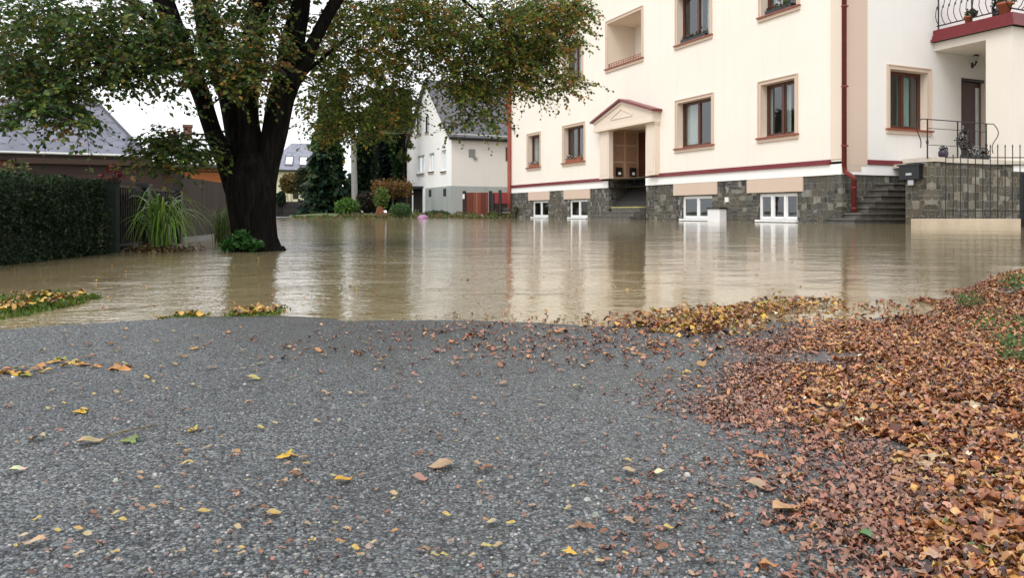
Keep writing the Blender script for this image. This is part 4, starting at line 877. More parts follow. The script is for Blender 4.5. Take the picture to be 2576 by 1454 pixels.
def broad(x, ytop, ybot, wpx, d, pal, label, n, size, grp=None):
    b = at(x, HY, d); b.z = 0; zt = at(x, ytop, d).z; zb = at(x, ybot, d).z; R_ = wpx/2/F*d
    o = thing('garden_tree', b, label, 'tree', grp); m = MB(); m.tube([b-Vector((0,0,.3)), b+Vector((.1,0,zt*.45)), b+Vector((0,.1,zt*.85))], [.13,.10,.04], 8)
    for k in range(7): an = k*2.4; z0 = zb+(zt-zb)*.08*k; m.tube([b+Vector((0,0,z0)), b+Vector((math.cos(an)*R_*.75, math.sin(an)*R_*.75, z0+(zt-zb)*.3))], [.07,.02], 5)
    m.build('trunk', M['bark'], o)
    cs = [Vector((b.x+random.gauss(0,.42)*R_, b.y+random.gauss(0,.42)*R_, random.uniform(zb, zt))) for _ in range(26)]; P_ = []
    for _ in range(n):
        c_ = random.choice(cs); r_ = R_*random.uniform(.12,.34); v = unit(1)[0]; P_.append(tuple(c_ + Vector(v)*r_*random.random()**.4))
    cards(P_, unit(n)+np.array([0,0,-.3]), unit(n)+np.array([0,0,.5]), RNG.uniform(.7,1.3,n)*size, palette(n, pal, .35), 'crown', M['leaf'], o)
yg = [(.08,.12,.025,3),(.12,.16,.03,2),(.05,.08,.02,2),(.17,.13,.03,.6)]
broad(945, 150, 350, 110, 60, yg, 'loose yellow green tree behind the pole and left of the white house', 6500, .23)
broad(1014, 120, 400, 60, 62, yg, 'slim yellow green tree rising at the far left edge of the white gable', 3500, .22)
broad(850, 180, 340, 90, 63, [(.05,.09,.02,3),(.08,.11,.03,2)], 'mid green leafy tree in front of the broad conifer', 4500, .21)
for k, (x, d, yt) in enumerate(((40, 44, 150), (150, 47, 165), (-90, 42, 140))):  # added trees, mostly hidden, to give the facade windows dark reflections
    broad(x, yt, 430, 210, d, [(.03,.05,.02,3),(.05,.07,.02,2)], ['tall dark tree behind the hip roofed house, left of the others there','tall dark tree behind the hip roofed house, right of the others there','tall dark tree behind the hip roofed house beyond the frame edge'][k], 6000, .28, 'tall trees behind the hip roofed house')
# ornamental upright grass clump far
# vine-covered pergola
p = at(985, HY, 54); o = thing('vine_pergola', (p.x, p.y, 0), 'pergola covered in rust orange vine leaves beside the white house', 'pergola')
PG = Plane((p.x, p.y), Vector((1,0,0)), Vector((0,1,0)))
for x in (950, 988, 1024):
    for dd_ in (0, 2.0): m = MB(); m.boxp(PG, PG.a(x)-.06, PG.a(x)+.06, -.3, PG.z(985,478), dd_, dd_+.12); m.build('post', M['darkboards'], o)
m = MB(); m.boxp(PG, PG.a(944), PG.a(1028), PG.z(985,478), PG.z(985,474), 0, .1); m.boxp(PG, PG.a(944), PG.a(1028), PG.z(985,478), PG.z(985,474), 2, 2.1); m.build('beam', M['darkboards'], o)
m = MB(); m.boxp(PG, PG.a(990), PG.a(1027), -.3, PG.z(985,482), 1.95, 1.99); m.build('back_panel', M['blackboards'], o)
n = 2600; cc = np.array([PG.p(PG.a(RNG.uniform(936,1028)), PG.z(985, RNG.normal(472,9)), RNG.uniform(-.5,2.4)) for _ in range(n)])
cards(cc, unit(n)+np.array([0,0,-.5]), unit(n), RNG.uniform(.12,.26,n), palette(n, [(.19,.075,.02,3),(.24,.12,.03,1.6),(.10,.11,.03,2.6),(.12,.045,.02,1)]), 'vine', M['leaf'], o)
p = at(940, HY, 49); PG = Plane((p.x, p.y), Vector((1,0,0)), Vector((0,1,0)))
m = MB(); m.prism(PG, [(PG.a(905),-.2),(PG.a(972),-.2),(PG.a(970),.12),(PG.a(960),.75),(PG.a(950),.8),(PG.a(944),.32),(PG.a(915),.08)], 0, .12); tag(m.build('rusty_barrier', simple('rust_orange', (.17,.055,.025), .8, 0, .35, 3)), 'rust orange stepped garden border below the vine pergola', 'garden border')
# pink dome, floating at the edge
c = at(1064, 546, 45); c.z = 0
m = MB(); m.lathe(c, [(.0,.24),(.10,.23),(.20,.195),(.28,.13),(.325,.05),(.33,.0),(.31,-.05)], 24); o = m.build('pink_umbrella', M['pink'], smooth=True); tag(o, 'pink dome of an open umbrella lying at the far water edge', 'umbrella')
# ------------------------------------------------------------------ THE BIG TREE
TD = 7.35
tree = thing('big_tree', (at(640, HY, TD).x, TD, 0), 'big dark multi stemmed tree standing in the flood water', 'tree')
def stem(tab, doff=0.0, n=18, lean=0.0, wob=.16):
    pts, rad = [], []
    for i, (y, xl, xr) in enumerate(tab):
        d = TD + doff + lean * i; p = at((xl+xr)/2, y, d); pts.append(p); rad.append((xr-xl)/2/F*d)
    # resample smoothly
    P2, R2 = [], []
    for i in range(len(pts)-1):
        for s_ in range(6):
            t = s_/6; a = pts[max(i-1,0)]; b = pts[i]; c = pts[i+1]; d_ = pts[min(i+2,len(pts)-1)]
            P2.append(.5*((2*b)+(c-a)*t+(2*a-5*b+4*c-d_)*t*t+(3*b-a-3*c+d_)*t**3)); R2.append(rad[i]+(rad[i+1]-rad[i])*t)
    P2.append(pts[-1]); R2.append(rad[-1]); return P2, R2
m = MB(); m.smooth = True
P2, R2 = stem([(700,560,740),(650,578,718),(632,582,706),(600,588,694),(560,584,691),(500,573,692),(465,572,692),(440,580,688),(415,590,682),(385,606,664)])
b0 = len(m.v); m.tube(P2, R2, 40, wob=.10)
for i in range(b0, len(m.v)):                # root flare and flutes
    x, y, z = m.v[i]; k = (i-b0)//40; cx, cy = P2[k].x, P2[k].y; an = math.atan2(y-cy, x-cx)
    fl = 1 + (.05 + .12*max(0, .35-z))*math.sin(an*5+1.3) + .03*math.sin(an*11+z*3); m.v[i] = (cx+(x-cx)*fl, cy+(y-cy)*fl, z)
stems = {
 's1': ([(600,600,660),(530,582,640),(470,562,622),(410,545,598),(370,529,578),(330,514,557),(280,498,541),(230,482,526),(110,432,478),(0,385,436),(-150,320,362),(-330,262,290)], -.05, .02),
 's2': ([(600,610,670),(470,576,640),(410,572,640),(370,571,634),(330,566,628),(230,548,606),(110,502,572),(0,484,530),(-150,455,490),(-330,440,462)], .06, .05),
 's3': ([(470,600,665),(410,600,672),(300,600,652),(200,608,652),(100,610,662),(0,630,680),(-150,650,690),(-330,640,665)], .12, -.02),
 's4': ([(600,622,682),(530,624,690),(470,630,695),(410,644,704),(330,660,724),(250,674,740),(180,694,764),(100,706,768),(0,736,780),(-150,745,780),(-330,770,795)], -.04, .03),
 's5': ([(210,700,752),(170,738,778),(100,776,808),(0,830,862),(-150,930,956),(-330,1060,1080)], 0, .06),
 's6': ([(120,445,475),(60,380,408),(0,318,345),(-110,205,228)], 0, -.08),
 's7': ([(-60,860,890),(-60,1000,1022),(-20,1130,1146),(60,1230,1240)], .2, .5),
 's8': ([(330,652,700),(280,700,726),(200,745,760),(120,835,850),(60,930,942),(40,1040,1050)], .3, .35),
}
ends = []; ends_all = []
for k, (tab, do, le) in stems.items():
    P2, R2 = stem(tab, do, lean=le)
    R2 = [r*.97 for r in R2]; ends_all += [(p_, r_) for p_, r_ in zip(P2, R2) if p_.z > .7]
    if k in ('s7', 's8'): R2 = [min(r, .055) * (1-.7*i/len(R2)) for i, r in enumerate(R2)]
    m.tube(P2, R2, 20, wob=.13); ends += [(P2[i], R2[i]) for i in range(0, len(P2), 3) if P2[i].z > 1.6]
m.build('trunk', M['bark'], tree, smooth=True)
# leaf sprays: (x, y, rx, ry, depth, depth spread, weight, autumn)
CL = [
 (60,60,110,90,6.6,.9,1.0,.15),(40,185,70,50,6.4,.5,.6,.1),(190,90,110,90,6.8,.9,.9,.15),(150,210,90,50,6.5,.5,.8,.1),(310,60,90,80,6.8,.9,.75,.25),
 (270,150,80,50,6.7,.6,.8,.2),(370,130,60,55,6.9,.5,.55,.15),(60,285,70,24,6.2,.35,.12,.1),(150,280,56,30,6.2,.3,.24,.1),(205,325,34,22,6.15,.2,.13,.1),(120,262,60,26,6.3,.3,.28,.1),
 (20,320,30,14,6.2,.2,.10,.1),(300,205,60,24,6.6,.4,.22,.1),(390,190,45,24,6.7,.4,.22,.1),(420,90,50,60,7.1,.6,.5,.3),(420,250,22,10,6.7,.2,.04,.1),(478,296,10,6,6.7,.1,.012,.1),
 (540,80,60,90,7.6,.5,.45,.5),(500,150,50,50,6.8,.3,.28,.45),(580,170,60,55,6.75,.3,.42,.8),(640,110,70,90,7.0,.5,.50,.7),(640,195,55,34,6.8,.3,.28,.8),(720,110,40,60,7.4,.4,.22,.5),(530,205,40,26,6.8,.3,.18,.5),(600,215,50,22,6.8,.2,.14,.8),
 (600,30,110,50,7.6,.8,.5,.4),(720,30,70,60,7.6,.6,.3,.4),
 (800,250,60,70,9.0,.8,.50,.1),(780,140,60,60,9.0,.8,.40,.15),(840,170,70,70,9.2,.8,.62,.2),(870,60,80,70,8.6,1.,.9,.35),(900,260,70,80,9.4,.8,.75,.2),(960,130,70,80,9.2,1.,.85,.35),
 (980,30,90,60,8.8,1.,1.0,.35),(995,275,40,70,9.6,.6,.55,.3),(1018,190,36,80,9.6,.5,.45,.35),(1090,100,80,70,9.2,1.,1.3,.35),(1080,20,90,50,9.0,1.,.9,.35),(930,310,60,36,9.6,.6,.26,.15),(850,310,60,60,9.5,.6,.6,.15),(825,350,36,34,9.5,.5,.10,.2),(1020,300,12,50,9.8,.3,.14,.3),
 (1150,190,70,60,9.4,.8,.95,.4),(1190,260,54,44,9.2,.6,.38,.3),(1170,70,80,70,9.4,1.,1.0,.35),(1240,130,80,60,9.6,.9,1.35,.5),(1220,220,60,45,9.5,.6,.65,.45),(1210,310,45,26,9.1,.4,.22,.3),(1140,320,40,14,9.1,.3,.06,.3),
 (1300,50,90,70,9.6,1.,1.4,.5),(1310,150,70,60,9.6,.8,1.3,.6),(1300,215,60,30,9.5,.6,.40,.6),(1370,110,60,60,9.7,.8,1.1,.6),(1400,40,70,50,9.8,.8,.9,.7),(1380,190,50,40,9.6,.5,.42,.6),(1450,25,40,34,9.8,.4,.35,.6),
 (1435,215,38,26,9.4,.3,.14,.5),(1410,235,40,14,9.4,.3,.10,.5),(1430,90,26,40,9.6,.3,.16,.5),(1350,245,40,10,9.5,.3,.07,.5),(1452,70,18,16,9.5,.2,.05,.5),
 (395,365,42,22,7.0,.3,.22,.1),(450,385,50,28,7.0,.3,.30,.15),(500,398,36,18,7.1,.3,.18,.15),(400,398,40,14,7.0,.3,.12,.2),(415,435,30,20,7.0,.2,.07,.6),(445,355,22,14,7.0,.2,.10,.1),(345,395,14,8,7.0,.1,.04,.3),(505,365,20,16,7.1,.2,.10,.1),
]
# the crown above the picture
for _ in range(30):
    CL.append((random.uniform(-150, 1450), random.uniform(-420, -70), 150, 90, random.uniform(6.0, 9.6), 1.0, .55, .35))
tw = MB(); LC, LD, LN, LS, LCOL = [], [], [], [], []
g1 = np.array([(.030,.068,.014),(.045,.090,.018),(.075,.110,.020),(.020,.048,.015),(.11,.13,.026)]); g2 = np.array([(.13,.12,.022),(.16,.085,.020),(.10,.12,.024),(.20,.12,.028),(.11,.055,.022)])
NL = 88000; Wt = sum(c[6] for c in CL)
for (x, y, rx, ry, d, ds, w, au) in CL:
    y -= 16 if d < 8 else 10
    c0 = at(x, y, d)
    # a limb to the cluster from the nearest stem
    if w > .2:
        low = y > 330 and x < 600
        e, er_ = min(ends_all if low else ends, key=lambda q: (q[0]-c0).length + max(0, q[0].z-c0.z-.1)*.6)
        if low: er_ = .02
        mid = e.lerp(c0, .5) + Vector((random.uniform(-.1,.1), random.uniform(-.1,.1), .03 if low else .22))
        pts = [e.lerp(mid, t).lerp(mid.lerp(c0, t), t) for t in np.linspace(0, 1, 8)]
        tw.tube(pts, [max(.006, min(er_*.5, .04)*(1-t*.85)) for t in np.linspace(0,1,8)], 6)
    n = int(NL * w / Wt); nt = max(1, n // 11)
    for _ in range(nt):
        q = unit(1)[0] * (random.random() ** .42); dd_ = d + q[1]*ds
        st_ = at(x + q[0]*rx, y + q[2]*ry, dd_)
        di = Vector((random.gauss(0,1), random.gauss(0,.8), random.gauss(-.12,.32))).normalized(); L_ = random.uniform(.16,.38)
        pts = [st_ + di*(L_*t) + Vector((0,0,-.35*L_*t*t)) for t in (0,.33,.66,1)]
        tw.tube(pts, [.0035,.003,.002,.001], 3, cap=False)
        tone = random.random(); base_au = random.random() < au*.42
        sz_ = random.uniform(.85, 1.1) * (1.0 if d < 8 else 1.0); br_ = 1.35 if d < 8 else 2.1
        for k in range(11):
            t = (k+1)/11; j = min(2, int(t*3)); p = pts[j].lerp(pts[j+1], t*3-j)
            sd = 1 if k % 2 else -1; side = di.cross(Vector((0,0,1))).normalized()*sd
            LC.append(p + Vector((random.gauss(0,.01),)*1+(random.gauss(0,.01),random.gauss(0,.01))))
            LD.append(side*.8 + di*.5 + Vector((random.gauss(0,.25), random.gauss(0,.25), -.45+random.gauss(0,.3))))
            LN.append(Vector((random.gauss(0,.6), random.gauss(0,.6), 1))); LS.append(random.uniform(.036,.064)*sz_)
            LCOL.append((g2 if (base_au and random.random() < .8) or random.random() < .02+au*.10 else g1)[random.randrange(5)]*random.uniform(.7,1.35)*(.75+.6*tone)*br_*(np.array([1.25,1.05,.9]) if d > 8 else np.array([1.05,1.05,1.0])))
cards(np.array([tuple(v) for v in LC]), np.array([tuple(v) for v in LD]), np.array([tuple(v) for v in LN]), np.array(LS), np.array(LCOL), 'crown', M['leaf'], tree)
tw.build('branches', M['twig'], tree)
# ------------------------------------------------------------------ ornamental grasses by the tree
def blades(o, c, n, Lr, spread, w, pal, up=1.0, name='blades', flop=1.0):
    m = MB(); colr = []
    cols = palette(n, pal, .3)
    for i in range(n):
        an = random.uniform(0, 2*PI); L_ = random.uniform(*Lr); e = abs(random.gauss(0,1)); sp = spread*min(1.0,.35+e*.4); dr_ = Vector((math.cos(an), math.sin(an), 0)); sidev = Vector((-dr_.y, dr_.x, 0))
        b = Vector(c) + Vector((random.gauss(0,.05), random.gauss(0,.05), -.05)); K_ = 9; prev = None; hmax = L_*random.uniform(.7,.95)*up
        tw_ = random.uniform(-1, 1); ff = flop*random.uniform(.6,1.08)
        for k in range(K_+1):
            t = k/K_; p = b + dr_*(sp*t**1.4) + Vector((0,0, hmax*((1.6+1.8*ff)*t - (.6+2.7*ff)*t*t)))
            ww_ = w*(1-t)**.6*(.4+.6*min(1,t*4)) ; sv = (sidev*math.cos(tw_*t*2) + Vector((0,0,1))*math.sin(tw_*t*2)*.4)*ww_
            cur = (len(m.v), len(m.v)+1); m.v += [tuple(p-sv), tuple(p+sv)]; colr += [tuple(cols[i]*(0.75+.5*t))]*2
            if prev: m.f.append((prev[0], prev[1], cur[1], cur[0])); m.uv += [(0,0)]*4; m.mi.append(0)
            prev = cur
    ob_ = m.build(name, M['blade'], o, smooth=True); a_ = ob_.data.color_attributes.new('tint', 'FLOAT_COLOR', 'POINT')
    a_.data.foreach_set('color', np.array([(*c_, 1) for c_ in colr], dtype=np.float32).ravel()); return ob_
c = at(405, 640, 7.4); c.z = 0; o = thing('ornamental_grass', c, 'big fountain of arching green grass in the water before the gate', 'grass clump')
blades(o, c, 120, (.48,.88), .66, .0125, [(.17,.33,.045,3),(.26,.40,.08,2),(.45,.52,.28,.8)], 1.0, flop=1.0)
n = 900; cc = np.array([(c.x+RNG.normal(0,.16), c.y+RNG.normal(-.05,.14), abs(RNG.normal(0,.022))) for _ in range(n)])
tag(cards(cc, unit(n)*np.array([1,1,.2]), unit(n)+np.array([0,0,1.5]), RNG.uniform(.02,.05,n), palette(n, [(.20,.13,.05,2),(.30,.20,.09,1),(.09,.07,.03,2)]), 'plant_debris', M['litter'], tmpl='curl'), 'brown dead leaves caught round the ornamental grass', 'debris', kind='stuff')
c = at(562, 600, 9.4); c.z = 0; o = thing('ornamental_grass', c, 'upright wispy green grass clump close left of the trunk', 'grass clump')
blades(o, c, 190, (.42,.72), .24, .006, [(.10,.16,.04,3),(.06,.11,.03,2)], .95, flop=.35)
c = at(612, 632, 7.1); c.z = .02; o = thing('leafy_plant', c, 'low bright green leafy plant at the foot of the big tree', 'plant')
m = MB()
for k in range(10): an = k*.63; m.tube([c-Vector((0,0,.1)), c+Vector((.13*math.cos(an), .08*math.sin(an), .08))], .004, 4)
m.build('stem', M['twig'], o)
for dx, dz, R_ in ((0,.07,.11),(-.12,.04,.08),(.10,.05,.09),(.0,.13,.07)): foliage_ball(c+Vector((dx,-.05,dz)), R_, 170, .042, [(.03,.12,.018,3),(.02,.08,.015,2),(.07,.18,.04,1)], 'foliage', M['leaf'], o, .6)
c = at(284, 450, 7.6); b = Vector((c.x, c.y, 0)); o = thing('red_shrub', b, 'thin shrub with crimson leaves rising beside the gate post', 'shrub')
m = MB()
for k in range(4): m.tube([b, Vector((c.x-.08+.05*k, c.y, .4)), Vector((c.x-.1+.07*k, c.y+.02*k, c.z+.12-.04*k))], [.006,.004,.002], 4)
m.build('stem', M['twig'], o); foliage_ball(c+Vector((0,0,.04)), .10, 85, .05, [(.16,.015,.022,3),(.22,.09,.06,1.2),(.08,.012,.015,1)], 'foliage', M['leaf'], o, 1.15); foliage_ball(c+Vector((.06,0,-.14)), .06, 34, .045, [(.18,.012,.02,3),(.1,.02,.02,1)], 'foliage', M['leaf'], o, 1.3)
c = at(40, 430, 9.0); b = Vector((c.x, c.y, 0)); o = thing('garden_shrub', b, 'loose shrub with pale yellowish leaves behind the hedge', 'shrub')
m = MB()
for k in range(4): m.tube([b, Vector((c.x-.08+.05*k, c.y, .4)), Vector((c.x-.1+.07*k, c.y+.02*k, c.z+.1))], [.008,.005,.002], 4)
m.build('stem', M['twig'], o); foliage_ball(c, .15, 130, .05, [(.05,.08,.02,3),(.22,.20,.08,1)], 'foliage', M['leaf'], o, .9)
c = at(215, 455, 6.9); b = Vector((c.x, c.y, 0)); o = thing('garden_shrub', b, 'rounded light green shrub top poking above the right end of hedge', 'shrub')
m = MB(); m.tube([b, c], .01, 5); m.build('stem', M['twig'], o); foliage_ball(c+Vector((0,0,-.05)), .13, 500, .03, [(.04,.07,.012,3),(.07,.10,.02,1)], 'foliage', M['leaf'], o, .5)
# ------------------------------------------------------------------ LEAF LITTER
def inpoly(x, y, P):
    c = False; j = len(P)-1
    for i in range(len(P)):
        if (P[i][1] > y) != (P[j][1] > y) and x < (P[j][0]-P[i][0])*(y-P[i][1])/(P[j][1]-P[i][1])+P[i][0]: c = not c
        j = i
    return c
def drop(x, y):                              # where the sight line through a survey pixel meets the ground
    d = depth0(y); 
    for _ in range(12):
        X = (x-CX)/F*d; z = max(0.0, gz(X, d)) if d <= shoreY(X) else 0.0; d = .5*d + .5*(H-z)*F/(y-HY)
    X = (x-CX)/F*d; return X, d, (gz(X, d) if d <= shoreY(X) else .0)
poly_main = [(2600,705),(2480,725),(2400,752),(2390,800),(2230,812),(2140,800),(2050,822),(1960,850),(1860,862),(1990,872),(2150,878),(2230,900),(2150,925),(2000,932),(1880,950),(1790,985),(1790,1015),(1900,1050),(2020,1085),(2200,1110),(2260,1140),(2060,1165),(2010,1200),(1990,1250),(2010,1290),(2090,1345),(2150,1400),(2200,1460),(2250,1600),(3300,1600),(3300,705)]
poly_float = [(1600,800),(1660,786),(1780,770),(1900,760),(1990,748),(2070,744),(2075,762),(1960,785),(1880,800),(1860,830),(1760,838),(1640,836)]
poly_thin = [(1440,790),(1700,770),(2380,745),(2400,800),(1950,830),(1780,905),(1980,935),(1750,960),(1500,860)]
def world_poly(P, z=0): return [tuple(onwater(x, y, z)[:2]) for x, y in P]
LIT = dict(C=[], D=[], N=[], S=[], K=[]); CRB = dict(C=[], D=[], N=[], S=[], K=[])
pl_br = [(.36,.135,.050,3),(.24,.075,.030,2.5),(.44,.21,.075,2.4),(.13,.042,.022,2.2),(.52,.29,.10,1.1),(.055,.024,.017,1.6),(.56,.33,.08,.4),(.42,.24,.16,1.1),(.60,.52,.36,.14),(.14,.15,.05,.12)]
pl_pk = [(.33,.155,.105,3),(.26,.11,.07,3),(.22,.13,.10,1.6),(.42,.24,.15,1.2),(.14,.065,.045,1)]
pl_yel = [(.50,.30,.05,3),(.40,.22,.05,2),(.30,.13,.04,2),(.22,.22,.05,1),(.14,.06,.03,1)]
def put(T, X, Y, z, s, flat=.5):
    T['C'].append((X, Y, z)); an = random.uniform(0, 2*PI); T['D'].append((math.cos(an), math.sin(an), random.gauss(0, .25*flat+.02)))
    T['N'].append((random.gauss(0,flat*.8), random.gauss(0,flat*.8), 1)); T['S'].append(s)
wm = world_poly(poly_main, .02)
xs_ = [p[0] for p in wm]; 
for _ in range(330000):
    Y = .45 + 3.8*random.random()**1.25; X = random.uniform(.22, .80)*Y
    if random.random() > .18 + .82*min(1.0, (Y/2.2)**2) : continue
    if X < .25 or X > 3.9: continue
    jx = X + .10*noise.noise(Vector((X*7, Y*7, 9))) + random.gauss(0,.022); jy = Y + .22*noise.noise(Vector((X*6, Y*6, 5))) + random.gauss(0,.05)
    if not inpoly(jx, jy, wm): continue
    if noise.noise(Vector((X*5, Y*4, 12))) > .22 + .25*sm((X/Y-.50)/.15)*(Y < 1.4) + .3*(Y > 1.4): continue
    px = CX + F*X/Y
    nz_ = noise.noise(Vector((X*4.2, Y*4.2, 2)))*.6+.5; py = HY + F*(H-.03)/Y
    inner = sm((px - 1860 - 330*sm((py-1060)/120) + 160*(nz_-.5)) / 420)
    if random.random() > .10 + .9*inner: 
        if nz_*.8 + random.random()*.9 > .58: put(CRB, X+random.gauss(0,.03), Y+random.gauss(0,.05), gz(X,Y)+.002, random.uniform(.005,.015), .14)
        continue
    if random.random() > .45 + .55*inner: continue
    g = max(0.0, gz(X, Y)) if Y <= shoreY(X) else 0
    put(LIT, X, Y, g + .002 + random.random()*.009*inner, random.uniform(.008,.022)*(.75+.27*inner)*(1.45 if random.random() < .05 else 1), .08+.22*inner)
    if random.random() < .35: put(CRB, X+random.gauss(0,.02), Y+random.gauss(0,.02), g+.003, random.uniform(.007,.016), .22)
for _ in range(26000):                    # mash of leaf crumbs smeared out beyond the edge of the drift
    Y = .5 + 2.6*random.random()**1.3; X = random.uniform(.12,.72)*Y
    if inpoly(X + abs(random.gauss(0,.16)), Y+random.gauss(0,.12), wm) and not inpoly(X, Y, wm) and noise.noise(Vector((X*5,Y*5,20))) + random.random()*.8 > .48 and Y < shoreY(X): put(CRB, X, Y, gz(X,Y)+.002, random.uniform(.004,.013), .12)
wf = world_poly(poly_float, .01); wt = world_poly(poly_thin, .01)
LY = dict(C=[], D=[], N=[], S=[], K=[])
for _ in range(9000):
    X, Y = random.uniform(.2, 1.6), random.uniform(2.1, 3.6)
    if inpoly(X + random.gauss(0,.05), Y + random.gauss(0,.05), wf) and noise.noise(Vector((X*6, Y*6, 4))) + random.random()*.7 > .12: put(LY if random.random() < .5 else LIT, X, Y, .004+random.random()*.012, random.uniform(.016,.032), .6)
for _ in range(5200):
    X, Y = random.uniform(.1, 2.0), random.uniform(1.5, 3.7)
    if inpoly(X, Y, wt) and random.random() < .32: put(LIT, X, Y, max(0, gz(X,Y) if Y < shoreY(X) else 0)+.004, random.uniform(.014,.030), .25)
for _ in range(900):                      # thin scatter over the far road edge
    x, y = random.gauss(1400, 330), random.gauss(850, 42)
    if y < 790 or x < 560: continue
    X, Y, z = drop(x, y); put(CRB if random.random() < .7 else LIT, X, Y, z+.004, random.uniform(.010,.020), .25)
for _ in range(450):                     # crumbs everywhere
    x, y = random.uniform(0, 2250), 800 + 660*random.random()
    if y < 850 and x < 500: continue
    X, Y, z = drop(x, y); put(CRB, X, Y, z+.003, random.uniform(.004,.010), .2)
def flush(T, name, pal, label):
    n = len(T['C']); cr = RNG.uniform(.3, 2.2, (n,1)); 
    def ex(Tm, n_):
        Tm = Tm.copy(); Tm[:,:,2] *= cr; Tm[:,:,0] *= RNG.uniform(.35,1.1,(n_,1)); Tm[:,:,2] += RNG.normal(0,.055,(n_,Tm.shape[1])); Tm[:,:,:2] += RNG.normal(0,.045,(n_,Tm.shape[1],2)); return Tm
    o_ = cards(T['C'], T['D'], T['N'], T['S'], palette(n, pal, .3), name, M['litter'], tmpl='curl', extra=ex)
    tag(o_, label, 'fallen leaves', kind='stuff')
flush(LIT, 'leaf_litter', pl_br, 'deep rust brown drift of wet fallen leaves covering the right side')
flush(CRB, 'leaf_crumbs', pl_pk, 'pinkish brown leaf crumbs scattered over the asphalt')
flush(LY, 'floating_leaves', pl_yel, 'ridge of yellow and brown leaves floating at the water edge')
FLB = dict(C=[],D=[],N=[],S=[],K=[])
for _ in range(150):
    Y = 2.75 + 7*random.random()**2.2; X = random.uniform(-.7,.7)*Y
    if Y > shoreY(X)+.03: put(FLB, X, Y, .002, random.uniform(.010,.022), .02)
flush(FLB, 'floating_leaf_bits', pl_yel, 'small leaves and bits floating on the flood water')
BG = dict(C=[],D=[],N=[],S=[],K=[]); TWG = dict(C=[],D=[],N=[],S=[],K=[])
for _ in range(60000):
    Y = .5 + 3.5*random.random(); X = random.uniform(.25,.80)*Y
    if random.random() > (Y/3.0)**2 + .05 or not inpoly(X+random.gauss(0,.03), Y+random.gauss(0,.04), wm) or CX+F*X/Y < 2020 + 230*(Y < 1.15): continue
    if random.random() < .10: put(BG, X, Y, max(0,gz(X,Y))+.004+random.random()*.006, random.uniform(.022,.038), .16)
    elif random.random() < .07: put(TWG, X, Y, max(0,gz(X,Y))+.008+random.random()*.006, random.uniform(.03,.075), .25)
n = len(BG['C'])
def exb(Tm, n_):
    Tm = Tm.copy(); Tm[:,:,0] *= RNG.uniform(.45,1.1,(n_,1)); Tm[:,:,2] *= RNG.uniform(.3,1.2,(n_,1)); Tm[:,:,2] += RNG.normal(0,.04,(n_,Tm.shape[1])); return Tm
tag(cards(BG['C'], BG['D'], BG['N'], BG['S'], palette(n, [(.40,.17,.06,3),(.52,.30,.09,2),(.26,.09,.035,2.5),(.45,.30,.19,1.5),(.10,.04,.022,1),(.60,.42,.12,.6)], .25), 'broad_leaf_litter', M['litter'], tmpl='lobed', extra=exb), 'broad crumpled leaves lying on top of the brown drift', 'fallen leaves', kind='stuff')
n = len(TWG['C'])
def ext(Tm, n_):
    Tm = Tm.copy(); Tm[:,:,0] *= RNG.uniform(.015,.04,(n_,1)); Tm[:,:,2] *= .04; Tm[:,:,0] += (Tm[:,:,1]**2)*RNG.uniform(-.6,.6,(n_,1)); return Tm
tag(cards(TWG['C'], TWG['D'], TWG['N'], TWG['S'], palette(n, [(.40,.24,.10,2),(.20,.10,.05,2),(.10,.05,.03,1)], .25), 'leaf_stalks', M['litter'], tmpl='curl', extra=ext), 'thin leaf stalks and twigs strewn through the brown drift', 'twigs', kind='stuff')
# plants and debris along the far water edge
n = 5200; C_ = []
for _ in range(n):
    x = random.uniform(735, 1290); d = random.uniform(46.5, 53); q = at(x, HY, d); C_.append((q.x, d, max(.0, (.05 if x < 850 else .16)*abs(random.gauss(0,1))*(.4+1.2*max(0,noise.noise(Vector((x*.035,2,3)))+.3)))))
tag(cards(C_, unit(n)+np.array([0,0,.7]), unit(n), RNG.uniform(.08,.20,n), palette(n, [(.09,.13,.03,3),(.05,.09,.02,2),(.17,.13,.06,2),(.22,.10,.04,1),(.30,.29,.25,.5)], .3), 'waterside_plants', M['leaf']), 'tangle of low plants and debris along the far water edge', 'plants', kind='stuff')
# small stones in the asphalt
n = 1100; C_, S_ = [], []
while len(C_) < n:
    y = HY + 280 + 660*random.random()**.8; x = random.uniform(-20, 2300); X, Y, z = drop(x, y)
    if inpoly(X, Y, wm): continue
    C_.append((X, Y, z-.0005)); S_.append(random.uniform(.002,.0045) if random.random() < .95 else random.uniform(.006,.009))
D_ = unit(n); D_[:,2] = 0
tag(cards(C_, D_, np.tile([0,0,1.0],(n,1))+unit(n)*.2, S_, palette(n, [(.44,.43,.40,2.2),(.27,.27,.26,4),(.36,.29,.21,1.2),(.12,.13,.14,3),(.24,.16,.12,.6)]), 'gravel_chips', M['litter'], tmpl='chip'), 'loose pale gravel chips lying on the asphalt', 'gravel', kind='stuff')
n = 30000; Y_ = .55 + 2.1*RNG.uniform(0,1,n)**1.3; X_ = RNG.uniform(-.74,.70,n)*Y_
keep = [not inpoly(x, y, wm) and y < shoreY(x)-.02 for x, y in zip(X_, Y_)]; X_, Y_ = X_[keep], Y_[keep]; n = len(X_)
D_ = unit(n); D_[:,2] = 0
tag(cards([(x, y, gz(x, y)-.0008) for x, y in zip(X_, Y_)], D_, np.tile([0,0,1.0],(n,1))+unit(n)*.35, RNG.uniform(.002,.0052,n), palette(n, [(.035,.040,.045,3),(.10,.112,.12,4),(.17,.184,.19,3),(.27,.275,.26,1),(.13,.105,.09,.2)], .35), 'road_aggregate', M['litter'], tmpl='chip'), 'coarse grey stones standing proud of the worn asphalt', 'gravel', kind='stuff')
